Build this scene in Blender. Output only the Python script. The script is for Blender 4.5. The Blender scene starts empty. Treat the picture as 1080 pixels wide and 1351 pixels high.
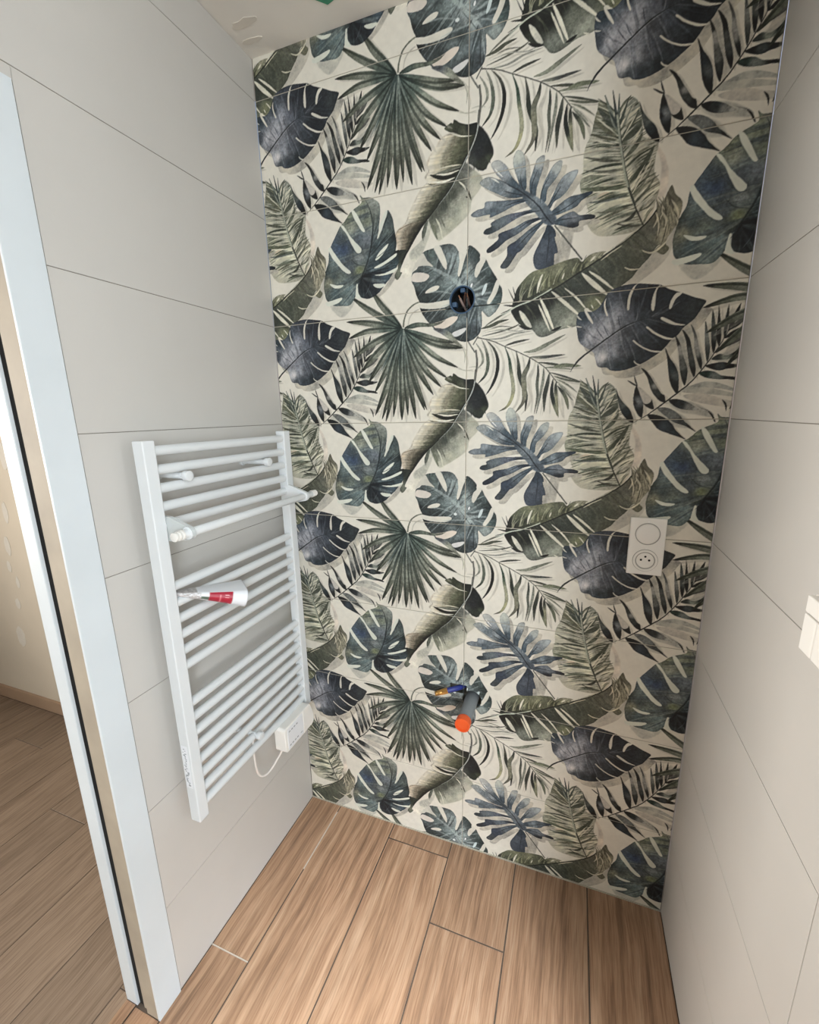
import bpy, bmesh, math, random
import numpy as np
from mathutils import Vector, Matrix

# ------------------------------------------------------------------ camera (solved from the tile grid)
FPX = 573.5276
CAM = np.array([0.90814, -1.22648, 1.50972])
YAW, PITCH, ROLL = 0.361453, -0.2237197, 0.0199820
def rotm(a, b, c):
    Rz = np.array([[math.cos(a), -math.sin(a), 0], [math.sin(a), math.cos(a), 0], [0, 0, 1]])
    Rx = np.array([[1, 0, 0], [0, math.cos(b), -math.sin(b)], [0, math.sin(b), math.cos(b)]])
    Ry = np.array([[math.cos(c), 0, math.sin(c)], [0, 1, 0], [-math.sin(c), 0, math.cos(c)]])
    return Rz @ Rx @ Ry
RM = rotm(YAW, PITCH, ROLL)

scene = bpy.context.scene
COL = scene.collection
cd = bpy.data.cameras.new('camera'); cam = bpy.data.objects.new('camera', cd); COL.objects.link(cam)
cd.sensor_fit = 'HORIZONTAL'; cd.sensor_width = 36.0; cd.lens = 36.0 * FPX / 1080.0
cd.clip_start = 0.02
cam.matrix_world = Matrix(((RM[0,0], RM[0,2], -RM[0,1], CAM[0]), (RM[1,0], RM[1,2], -RM[1,1], CAM[1]),
                           (RM[2,0], RM[2,2], -RM[2,1], CAM[2]), (0, 0, 0, 1)))
scene.camera = cam

# ------------------------------------------------------------------ world, window light, exposure
scene.view_settings.view_transform = 'Standard'; scene.view_settings.look = 'None'
scene.view_settings.gamma = 1.0; scene.view_settings.use_curve_mapping = False
scene.view_settings.exposure = 0.0
world = bpy.data.worlds.new('sky'); scene.world = world; world.use_nodes = True
wn = world.node_tree.nodes; bgn = wn['Background']
sky = wn.new('ShaderNodeTexSky'); sky.sky_type = 'PREETHAM'; sky.turbidity = 4
sky.sun_direction = (0.4, 0.5, 0.75)
world.node_tree.links.new(sky.outputs[0], bgn.inputs['Color']); bgn.inputs['Strength'].default_value = 0.6

def area(name, loc, target, sx, sy, power, color):
    l = bpy.data.lights.new(name, 'AREA'); l.shape = 'RECTANGLE'; l.size = sx; l.size_y = sy
    l.energy = power; l.color = color
    o = bpy.data.objects.new(name, l); COL.objects.link(o); o.location = loc
    d = Vector(target) - Vector(loc)
    o.rotation_euler = d.to_track_quat('-Z', 'Y').to_euler()
    return o
# daylight entering through the bathroom's roof window and rear window, and through the hall window; one more beam is added to brighten the floor
area('window_daylight', (2.2, -2.98, 1.60), (0.8, 0.0, 1.0), 0.60, 1.10, 60, (0.86, 0.94, 1.0))
area('side_window_daylight', (2.79, -1.35, 1.55), (0.0, -0.75, 1.0), 0.55, 1.10, 12, (0.86, 0.94, 1.0))
area('skylight_daylight', (1.75, -1.85, 2.50), (1.75, -1.85, 0.0), 0.45, 0.45, 20, (0.83, 0.93, 1.0))
sb = area('added_floor_beam', (1.75, -1.85, 2.50), (0.62, -0.62, 0.0), 0.30, 0.30, 3.6, (0.92, 0.96, 1.0))
sb.data.spread = 0.45     # added narrow lamp, aimed to brighten the pool on the floor
hw = area('hall_window_daylight', (-3.28, -1.95, 1.5), (0, -0.85, 1.3), 1.3, 1.2, 38, (1.0, 0.95, 0.89))
hw.data.spread = 1.4      # beam narrowed by choice so the hall wall gets less direct light

# ------------------------------------------------------------------ dimensions (metres)
XR, XJ, Z7, ZC = 1.2439, 0.6194, 0.28216, 2.4838
TH = 0.3
def ZJ(k): return Z7 + (7 - k) * TH
G = 0.0021

# ------------------------------------------------------------------ materials
def lin(c):
    c = np.asarray(c, float) / 255.0
    return np.where(c <= 0.04045, c / 12.92, ((c + 0.055) / 1.055) ** 2.4)
MATS = {}
def mat(name, rgb, rough=0.5, metal=0.0, noise=0.0, nscale=8.0, bump=0.0, bscale=60.0, spec=0.5, alpha=1.0, trans=0.0, emit=None, coat=0.0):
    m = bpy.data.materials.new(name); m.use_nodes = True
    nt = m.node_tree; b = nt.nodes['Principled BSDF']
    c = lin(rgb)
    b.inputs['Base Color'].default_value = (*c, 1); b.inputs['Roughness'].default_value = rough
    b.inputs['Metallic'].default_value = metal; b.inputs['Specular IOR Level'].default_value = spec
    b.inputs['Transmission Weight'].default_value = trans; b.inputs['Alpha'].default_value = alpha
    b.inputs['Coat Weight'].default_value = coat
    tc = nt.nodes.new('ShaderNodeTexCoord')
    if noise:
        n = nt.nodes.new('ShaderNodeTexNoise'); n.inputs['Scale'].default_value = nscale; n.inputs['Detail'].default_value = 5
        nt.links.new(tc.outputs['Object'], n.inputs['Vector'])
        r = nt.nodes.new('ShaderNodeValToRGB')
        r.color_ramp.elements[0].position = 0.3; r.color_ramp.elements[1].position = 0.7
        r.color_ramp.elements[0].color = (*(c * (1 - noise)), 1); r.color_ramp.elements[1].color = (*np.minimum(c * (1 + noise), 1), 1)
        nt.links.new(n.outputs['Fac'], r.inputs['Fac']); nt.links.new(r.outputs['Color'], b.inputs['Base Color'])
    if bump:
        n2 = nt.nodes.new('ShaderNodeTexNoise'); n2.inputs['Scale'].default_value = bscale; n2.inputs['Detail'].default_value = 4
        nt.links.new(tc.outputs['Object'], n2.inputs['Vector'])
        bp = nt.nodes.new('ShaderNodeBump'); bp.inputs['Strength'].default_value = bump; bp.inputs['Distance'].default_value = 0.004
        nt.links.new(n2.outputs['Fac'], bp.inputs['Height']); nt.links.new(bp.outputs['Normal'], b.inputs['Normal'])
    MATS[name] = m
    return m
mat('greige_tile', (198, 195, 190), 0.42, noise=0.02, nscale=5, bump=0.02, bscale=180)
mat('grout', (172, 166, 152), 0.9, noise=0.08, nscale=40)
mat('grout_dark', (132, 127, 118), 0.9, noise=0.08, nscale=40)
mat('grout_pale', (196, 186, 174), 0.9, noise=0.1, nscale=60)
mat('floor_grout', (86, 74, 64), 0.9, noise=0.15, nscale=20)
mat('plaster', (228, 224, 216), 0.9, noise=0.05, nscale=3.5, bump=0.12, bscale=14)
mat('plaster_damp', (214, 208, 197), 0.9, noise=0.08, nscale=10)
mat('green_board', (70, 140, 110), 0.9, noise=0.1, nscale=20)
mat('white_paint', (210, 217, 221), 0.45, noise=0.03, nscale=6, bump=0.02, bscale=60)
mat('primed_wood', (164, 153, 136), 0.7, noise=0.14, nscale=7, bump=0.05, bscale=30)
mat('hall_plaster', (222, 210, 190), 0.9, noise=0.05, nscale=2.5, bump=0.05, bscale=12)
mat('pale_spot', (228, 221, 208), 0.9, noise=0.04, nscale=20)
mat('dark_gap', (14, 13, 13), 0.9)
mat('radiator_white', (222, 226, 228), 0.28, spec=0.5, coat=0.3)
mat('plastic_white', (240, 238, 233), 0.35)
mat('plastic_clear', (226, 232, 232), 0.2, alpha=0.55)
mat('groove_shade_grey', (168, 167, 162), 0.4)  # shade of the socket plate's grooves, put into the colour for depth
mat('print_grey', (150, 155, 158), 0.5)
mat('paper_white', (232, 234, 238), 0.5)
mat('box_blue', (58, 84, 112), 0.45)
mat('box_inside', (10, 12, 16), 0.8)
mat('wire_brown', (92, 72, 64), 0.45)
mat('wire_grey', (150, 132, 126), 0.45)
mat('copper', (196, 148, 118), 0.3, metal=1.0)
mat('pvc_grey', (128, 133, 136), 0.45, noise=0.06, nscale=30)
mat('cap_orange', (238, 96, 42), 0.4)
mat('tube_blue', (44, 56, 132), 0.4)
mat('brass', (190, 146, 84), 0.35, metal=0.9, noise=0.15, nscale=60)
mat('cord_white', (228, 222, 216), 0.5)
mat('led_white', (250, 250, 250), 0.3)

def wood(name, c0, c1, c2, rough=0.45):
    m = bpy.data.materials.new(name); m.use_nodes = True
    nt = m.node_tree; b = nt.nodes['Principled BSDF']; L = nt.links
    tc = nt.nodes.new('ShaderNodeTexCoord'); oi = nt.nodes.new('ShaderNodeObjectInfo')
    mp = nt.nodes.new('ShaderNodeMapping'); mp.inputs['Scale'].default_value = (50, 2.3, 1)
    ad = nt.nodes.new('ShaderNodeVectorMath'); ad.operation = 'ADD'
    ml = nt.nodes.new('ShaderNodeVectorMath'); ml.operation = 'SCALE'; ml.inputs[0].default_value = (7.3, 31.7, 13.1)
    L.new(oi.outputs['Random'], ml.inputs['Scale']); L.new(tc.outputs['Object'], ad.inputs[0]); L.new(ml.outputs[0], ad.inputs[1])
    wob = nt.nodes.new('ShaderNodeTexNoise'); wob.inputs['Scale'].default_value = 2.6; wob.inputs['Detail'].default_value = 2
    L.new(ad.outputs[0], wob.inputs['Vector'])
    sc = nt.nodes.new('ShaderNodeVectorMath'); sc.operation = 'SCALE'; sc.inputs['Scale'].default_value = 0.035
    L.new(wob.outputs['Color'], sc.inputs[0])
    ad2 = nt.nodes.new('ShaderNodeVectorMath'); ad2.operation = 'ADD'
    L.new(ad.outputs[0], ad2.inputs[0]); L.new(sc.outputs[0], ad2.inputs[1]); L.new(ad2.outputs[0], mp.inputs['Vector'])
    n1 = nt.nodes.new('ShaderNodeTexNoise'); n1.inputs['Scale'].default_value = 1.0; n1.inputs['Detail'].default_value = 8; n1.inputs['Roughness'].default_value = 0.62
    L.new(mp.outputs[0], n1.inputs['Vector'])
    mp2 = nt.nodes.new('ShaderNodeMapping'); mp2.inputs['Scale'].default_value = (260, 11, 1); L.new(ad2.outputs[0], mp2.inputs['Vector'])
    n2 = nt.nodes.new('ShaderNodeTexNoise'); n2.inputs['Scale'].default_value = 1.0; n2.inputs['Detail'].default_value = 3; L.new(mp2.outputs[0], n2.inputs['Vector'])
    r = nt.nodes.new('ShaderNodeValToRGB')
    e = r.color_ramp.elements; e[0].position = 0.24; e[0].color = (*lin(c0), 1); e[1].position = 0.78; e[1].color = (*lin(c2), 1)
    mid = r.color_ramp.elements.new(0.5); mid.color = (*lin(c1), 1)
    L.new(n1.outputs['Fac'], r.inputs['Fac'])
    mx = nt.nodes.new('ShaderNodeMix'); mx.data_type = 'RGBA'; mx.blend_type = 'MULTIPLY'; mx.inputs['Factor'].default_value = 0.55
    r2 = nt.nodes.new('ShaderNodeValToRGB'); r2.color_ramp.elements[0].position = 0.36; r2.color_ramp.elements[0].color = (0.55, 0.5, 0.46, 1)
    r2.color_ramp.elements[1].position = 0.56; r2.color_ramp.elements[1].color = (1, 1, 1, 1)
    L.new(n2.outputs['Fac'], r2.inputs['Fac']); L.new(r.outputs['Color'], mx.inputs['A']); L.new(r2.outputs['Color'], mx.inputs['B'])
    hv = nt.nodes.new('ShaderNodeHueSaturation'); rg = nt.nodes.new('ShaderNodeMapRange'); rg.inputs['To Min'].default_value = 0.86; rg.inputs['To Max'].default_value = 1.08
    L.new(oi.outputs['Random'], rg.inputs['Value']); L.new(rg.outputs[0], hv.inputs['Value']); L.new(mx.outputs['Result'], hv.inputs['Color'])
    L.new(hv.outputs['Color'], b.inputs['Base Color']); b.inputs['Roughness'].default_value = rough
    bp = nt.nodes.new('ShaderNodeBump'); bp.inputs['Strength'].default_value = 0.12; bp.inputs['Distance'].default_value = 0.002
    L.new(n2.outputs['Fac'], bp.inputs['Height']); L.new(bp.outputs['Normal'], b.inputs['Normal'])
    MATS[name] = m
wood('oak_plank', (112, 85, 66), (170, 135, 107), (198, 168, 140), 0.42)
wood('hall_plank', (122, 103, 86), (146, 126, 107), (162, 142, 123), 0.5)
mat('skirting', (178, 150, 124), 0.5, noise=0.06, nscale=9)

def print_mat():
    m = bpy.data.materials.new('leaf_print'); m.use_nodes = True
    nt = m.node_tree; b = nt.nodes['Principled BSDF']; L = nt.links
    a = nt.nodes.new('ShaderNodeAttribute'); a.attribute_name = 'print'
    tc = nt.nodes.new('ShaderNodeTexCoord')
    n = nt.nodes.new('ShaderNodeTexNoise'); n.inputs['Scale'].default_value = 55; n.inputs['Detail'].default_value = 5
    L.new(tc.outputs['Object'], n.inputs['Vector'])
    r = nt.nodes.new('ShaderNodeValToRGB'); r.color_ramp.elements[0].position = 0.3; r.color_ramp.elements[0].color = (0.86, 0.86, 0.86, 1)
    r.color_ramp.elements[1].position = 0.7; r.color_ramp.elements[1].color = (1, 1, 1, 1)
    L.new(n.outputs['Fac'], r.inputs['Fac'])
    mx = nt.nodes.new('ShaderNodeMix'); mx.data_type = 'RGBA'; mx.blend_type = 'MULTIPLY'; mx.inputs['Factor'].default_value = 0.6
    L.new(a.outputs['Color'], mx.inputs['A']); L.new(r.outputs['Color'], mx.inputs['B']); L.new(mx.outputs['Result'], b.inputs['Base Color'])
    b.inputs['Roughness'].default_value = 0.5; b.inputs['Specular IOR Level'].default_value = 0.3
    MATS['leaf_print'] = m
print_mat()

def leaflet_mat():
    # printed leaflet: white paper, red block, grey text band, green emblem, laid out along the sheet's own length and girth
    m = bpy.data.materials.new('leaflet_print'); m.use_nodes = True
    nt = m.node_tree; b = nt.nodes['Principled BSDF']; L = nt.links
    a = nt.nodes.new('ShaderNodeAttribute'); a.attribute_name = 'ink'
    L.new(a.outputs['Color'], b.inputs['Base Color']); b.inputs['Roughness'].default_value = 0.35
    MATS['leaflet_print'] = m
leaflet_mat()

# ------------------------------------------------------------------ mesh helpers
def link(o, parent=None):
    COL.objects.link(o)
    if parent is not None: o.parent = parent
    return o
def obj(name, me, m, parent=None, loc=(0, 0, 0)):
    if m and not me.materials: me.materials.append(MATS[m])
    o = bpy.data.objects.new(name, me); o.location = loc
    return link(o, parent)
def tag(o, label=None, cat=None, group=None, kind=None):
    for k, v in (('label', label), ('category', cat), ('group', group), ('kind', kind)):
        if v: o[k] = v
    return o
def empty(name, loc=(0, 0, 0)):
    o = bpy.data.objects.new(name, None); o.location = loc; o.empty_display_size = 0.05
    return link(o)
class B:
    """collects primitives into one bmesh"""
    def __init__(s): s.bm = bmesh.new(); s.curved = False
    def box(s, x0, x1, y0, y1, z0, z1, bev=0.0, seg=2):
        t = bmesh.new(); bmesh.ops.create_cube(t, size=1.0)
        for v in t.verts:
            v.co = Vector((x0 + (v.co.x + .5) * (x1 - x0), y0 + (v.co.y + .5) * (y1 - y0), z0 + (v.co.z + .5) * (z1 - z0)))
        if bev: bmesh.ops.bevel(t, geom=t.edges[:], offset=bev, segments=seg, profile=0.5, affect='EDGES')
        s.merge(t); return s
    def merge(s, t):
        me = bpy.data.meshes.new('t'); t.to_mesh(me); t.free(); s.bm.from_mesh(me); bpy.data.meshes.remove(me)
    def cyl(s, p0, p1, r0, r1=None, n=24, caps=True, bev=0.0):
        r1 = r0 if r1 is None else r1; s.curved = True
        p0, p1 = Vector(p0), Vector(p1); d = p1 - p0
        t = bmesh.new(); bmesh.ops.create_cone(t, cap_ends=caps, segments=n, radius1=r0, radius2=r1, depth=d.length)
        if bev:
            es = [e for e in t.edges if len(e.link_faces) == 2 and any(len(f.verts) > 4 for f in e.link_faces)]
            bmesh.ops.bevel(t, geom=es, offset=bev, segments=2, profile=0.5, affect='EDGES')
        q = d.to_track_quat('Z', 'Y').to_matrix().to_4x4(); q.translation = (p0 + p1) / 2
        bmesh.ops.transform(t, matrix=q, verts=t.verts); s.merge(t); return s
    def tube(s, pts, r, n=12, sub=6, caps=True):
        P = spline3(pts, sub); rings = []; s.curved = True
        up = Vector((0.13, 0.31, 0.94))
        for i, p in enumerate(P):
            a = P[max(i - 1, 0)]; c = P[min(i + 1, len(P) - 1)]; d = (c - a).normalized()
            u = d.cross(up).normalized(); w = u.cross(d)
            rr = r(i / (len(P) - 1)) if callable(r) else r
            rings.append([s.bm.verts.new(p + (u * math.cos(k * 2 * math.pi / n) + w * math.sin(k * 2 * math.pi / n)) * rr) for k in range(n)])
        for i in range(len(rings) - 1):
            for k in range(n):
                s.bm.faces.new((rings[i][k], rings[i][(k + 1) % n], rings[i + 1][(k + 1) % n], rings[i + 1][k]))
        if caps: s.bm.faces.new(rings[0][::-1]); s.bm.faces.new(rings[-1])
        return s
    def prism(s, pts, axis, a0, a1):
        """extrude a 2D outline along axis ('x','y','z')"""
        def P(u, v, w):
            return {'x': Vector((w, u, v)), 'y': Vector((u, w, v)), 'z': Vector((u, v, w))}[axis]
        A = [s.bm.verts.new(P(u, v, a0)) for u, v in pts]; Bv = [s.bm.verts.new(P(u, v, a1)) for u, v in pts]
        s.bm.faces.new(A[::-1]); s.bm.faces.new(Bv)
        for i in range(len(pts)):
            j = (i + 1) % len(pts); s.bm.faces.new((A[i], A[j], Bv[j], Bv[i]))
        return s
    def mesh(s, name, smooth=True):
        bmesh.ops.recalc_face_normals(s.bm, faces=s.bm.faces[:])
        me = bpy.data.meshes.new(name); s.bm.to_mesh(me); s.bm.free()
        if smooth and s.curved:
            me.polygons.foreach_set('use_smooth', [True] * len(me.polygons))
            try: me.set_sharp_from_angle(angle=math.radians(35))
            except Exception: pass
        return me
    def out(s, name, m, parent=None, smooth=True, loc=(0, 0, 0)):
        return obj(name, s.mesh(name, smooth), m, parent, loc)
def spline3(pts, sub):
    P = [Vector(p) for p in pts]
    if len(P) < 3 or sub <= 1: return P
    o = []
    for i in range(len(P) - 1):
        a, b, c, d = P[max(i - 1, 0)], P[i], P[i + 1], P[min(i + 2, len(P) - 1)]
        for k in range(sub):
            t = k / sub
            o.append(0.5 * ((2 * b) + (c - a) * t + (2 * a - 5 * b + 4 * c - d) * t * t + (3 * b - a - 3 * c + d) * t ** 3))
    o.append(P[-1]); return o
# ------------------------------------------------------------------ the leaf print (one 0.9 x 0.6 m repeat, painted leaf by leaf)
PX = 0.0005
CW, CH = 1800, 1200
PBG = np.array([212., 207., 193.])
rs = np.random.RandomState(4)
canvas = np.empty((CH, CW, 3), np.float32); canvas[:] = PBG
def _noise(nx, ny):
    g = rs.rand(ny, nx)
    y = np.arange(CH) * ny / CH; x = np.arange(CW) * nx / CW
    y0 = y.astype(int); x0 = x.astype(int); fy = (y - y0)[:, None]; fx = (x - x0)[None]
    fy = fy * fy * (3 - 2 * fy); fx = fx * fx * (3 - 2 * fx)
    y1 = (y0 + 1) % ny; x1 = (x0 + 1) % nx
    return (g[np.ix_(y0, x0)] * (1 - fy) * (1 - fx) + g[np.ix_(y0, x1)] * (1 - fy) * fx + g[np.ix_(y1, x0)] * fy * (1 - fx) + g[np.ix_(y1, x1)] * fy * fx)
MOTT = (0.5 * _noise(30, 20) + 0.3 * _noise(75, 50) + 0.2 * _noise(225, 150)).astype(np.float32) - 0.5
canvas *= (1 + 0.03 * MOTT[..., None])

CROPS = dict(c1=(360, 410, 8), c2=(490, 380, 8), c3=(480, 480, 8), c4=(360, 530, 8), c5=(425, 545, 8), c6=(530, 600, 8), c7=(520, 490, 8),
             d1=(610, 410, 8), d2=(610, 530, 6.5454), d3=(730, 480, 8), d4=(660, 280, 4.6957), d5=(750, 360, 5.6842), d6=(810, 390, 6.0),
             d7=(660, 590, 5.1429), px=(0, 0, 1.0), q3=(350, 370, 3.2727))
def to_wall(pts, crop):
    x0, y0, s = CROPS[crop]
    p = np.asarray(pts, float) / s + np.array([x0, y0])
    d = np.stack([(p[:, 0] - 540) / FPX, np.ones(len(p)), -(p[:, 1] - 675.5) / FPX], 1) @ RM.T
    t = -CAM[1] / d[:, 1]
    return np.stack([CAM[0] + t * d[:, 0] - XJ, CAM[2] + t * d[:, 2] - ZJ(4)], 1)
def smooth2(pts, sub=5, closed=True):
    P = np.asarray(pts, float); n = len(P); o = []
    for i in range(n if closed else n - 1):
        if closed: a, b, c, d = P[i - 1], P[i], P[(i + 1) % n], P[(i + 2) % n]
        else: a, b, c, d = P[max(i - 1, 0)], P[i], P[i + 1], P[min(i + 2, n - 1)]
        for k in range(sub):
            t = k / sub
            o.append(0.5 * (2 * b + (c - a) * t + (2 * a - 5 * b + 4 * c - d) * t * t + (3 * b - a - 3 * c + d) * t ** 3))
    if not closed: o.append(P[-1])
    return np.array(o)
def blur(m, r):
    if r < 1: return m
    for ax in (0, 1):
        p = np.pad(m, [(r + 1, r) if a == ax else (0, 0) for a in (0, 1)]); c = np.cumsum(p, ax)
        m = (np.take(c, range(2 * r + 1, c.shape[ax]), ax) - np.take(c, range(0, c.shape[ax] - 2 * r - 1), ax)) / (2 * r + 1)
    return m
CLIP = np.zeros((CH, CW), np.float32)
def fill(pts, crop, col, smooth=True, alpha=1.0, edge=0.0, er=6, noise=0.25, soft=0, power=3.0, shift=None, keep=False, clip=False):
    """col: one colour or [(x, y, colour), ...] anchors in the same crop coordinates"""
    P = smooth2(pts) if smooth else np.asarray(pts, float)
    W = to_wall(P, crop)
    if shift is not None: W = W + np.asarray(shift)
    Q = W / PX
    pad = soft + 2
    x0, y0 = np.floor(Q.min(0)).astype(int) - pad; x1, y1 = np.ceil(Q.max(0)).astype(int) + pad
    w, h = x1 - x0, y1 - y0
    cnt = np.zeros((h, w + 1), np.int32)
    for (ax, ay), (bx, by) in zip(Q, np.roll(Q, -1, 0)):
        if ay == by: continue
        if ay > by: ax, ay, bx, by = bx, by, ax, ay
        r0, r1 = int(math.ceil(ay - 0.5)), int(math.ceil(by - 0.5))
        if r1 <= r0: continue
        rr = np.arange(r0, r1); xs = ax + (rr + 0.5 - ay) * (bx - ax) / (by - ay)
        ii = np.clip(np.ceil(xs - 0.5).astype(int) - x0, 0, w)
        cnt[rr - y0, ii] += 1
    M = (np.cumsum(cnt, 1)[:, :w] % 2).astype(np.float32)
    R_ = np.arange(y0, y1) % CH; C_ = np.arange(x0, x1) % CW; ix = np.ix_(R_, C_)
    if keep: CLIP[:] = 0; CLIP[ix] = M
    if clip: M = M * CLIP[ix]
    if isinstance(col, list):
        A = to_wall([(a[0], a[1]) for a in col], crop)
        if shift is not None: A = A + np.asarray(shift)
        A = A / PX; cc = np.array([a[2] for a in col], np.float32)
        yy, xx = np.mgrid[y0:y1:2, x0:x1:2].astype(np.float32)
        wsum = 0; csum = 0
        for (axx, ayy), c in zip(A, cc):
            wt = 1.0 / (((xx - axx) ** 2 + (yy - ayy) ** 2) + 30.0) ** (power / 2)
            wsum = wsum + wt; csum = csum + wt[..., None] * c
        colr = (csum / wsum[..., None]).repeat(2, 0).repeat(2, 1)[:h, :w]
    else:
        colr = np.broadcast_to(np.asarray(col, np.float32), (h, w, 3))
    f = 1 + noise * 2 * MOTT[ix]
    if edge:
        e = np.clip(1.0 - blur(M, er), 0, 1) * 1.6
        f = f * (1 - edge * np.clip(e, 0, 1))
    colr = np.clip(colr * f[..., None], 8, 250)
    al = (blur(M, soft) if soft else M)[..., None] * alpha
    canvas[ix] = canvas[ix] * (1 - al) + colr * al
def stroke(pts, w, crop, col, prof='lens', sub=6, **kw):
    P = smooth2(pts, sub, False) if len(pts) > 2 else np.stack([np.linspace(pts[0][i], pts[1][i], 9) for i in (0, 1)], 1)
    T = np.gradient(P, axis=0); T /= np.linalg.norm(T, axis=1)[:, None] + 1e-9
    N = np.stack([-T[:, 1], T[:, 0]], 1); t = np.linspace(0, 1, len(P))
    pr = {'lens': np.sin(np.pi * np.clip(t, 0.01, 0.99)) ** 0.75, 'taper': (1 - t) ** 0.7 + 0.05, 'grow': np.clip(t, 0.06, 1) ** 0.6 * np.clip((1 - t) * 5, 0.05, 1),
          'const': np.ones_like(t), 'tail': np.clip(t * 5, 0.1, 1) * (1 - t) ** 0.6 + 0.03}[prof]
    H = (w / 2 * pr)[:, None]
    poly = np.concatenate([P + N * H, (P - N * H)[::-1]])
    if isinstance(col, list) and len(col[0]) == 2:   # [(t, colour)]
        col = [(*P[int(tt * (len(P) - 1))], c) for tt, c in col]
    kw.setdefault('noise', 0.15)
    fill(poly, crop, col, smooth=False, **kw)
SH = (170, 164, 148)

def feather(mid, edge, crop, n, cols, bend=0.12, wid=1.35, jit=0.06, seed=1, alpha=1.0):
    """streaked blade half: n strips running from the midrib curve to the edge curve"""
    r = np.random.RandomState(seed)
    Mi = smooth2(mid, 8, False); Ed = smooth2(edge, 8, False)
    def at(C, t):
        t = min(max(t, 0), 1) * (len(C) - 1); i = min(int(t), len(C) - 2); return C[i] + (C[i + 1] - C[i]) * (t - i)
    step = np.linalg.norm(Mi[-1] - Mi[0]) / n
    for i in range(n):
        t = (i + 0.5) / n
        a = at(Mi, t); b = at(Ed, t + r.uniform(-jit, jit) * 0.4); b = a + (b - a) * r.uniform(1 - jit * 1.5, 1 + jit * 0.6)
        d = b - a; nrm = np.array([-d[1], d[0]]); m1 = a + d * 0.5 + nrm * bend
        c0 = cols[r.randint(len(cols))]; c1 = cols[r.randint(len(cols))]
        stroke([a, m1, b], step * wid * r.uniform(0.6, 1.5), crop, [(0.05, c0), (0.6, c1), (0.95, c0)], prof='tail', alpha=alpha, noise=0.2)

def veins(mid, tips, crop, cols, w=7, n_sub=4, seed=1, alpha=0.4, fan=0.0):
    """watercolour side veins: from points on the midrib towards edge points, kept inside the last kept leaf"""
    r = np.random.RandomState(seed); Mi = smooth2(mid, 8, False)
    for (t, tx, ty) in tips:
        a = Mi[int(t * (len(Mi) - 1))]
        for k in range(n_sub):
            d = np.array([tx, ty], float) - a; nn_ = np.array([-d[1], d[0]])
            e = a + d * r.uniform(0.75, 1.15) + nn_ * r.uniform(-.16, .16)
            a2 = a + (Mi[min(int(t * (len(Mi) - 1)) + r.randint(-2, 3), len(Mi) - 1)] - a) * 0.6
            stroke([a2, (a2 + e) / 2 + nn_ * r.uniform(-.05, .05), e], w * r.uniform(0.4, 1.3) * (1.6 if k else 0.8), crop, cols[r.randint(len(cols))], prof='tail', alpha=alpha * r.uniform(.5, 1.2), soft=1, clip=True, noise=0.2)
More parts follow.
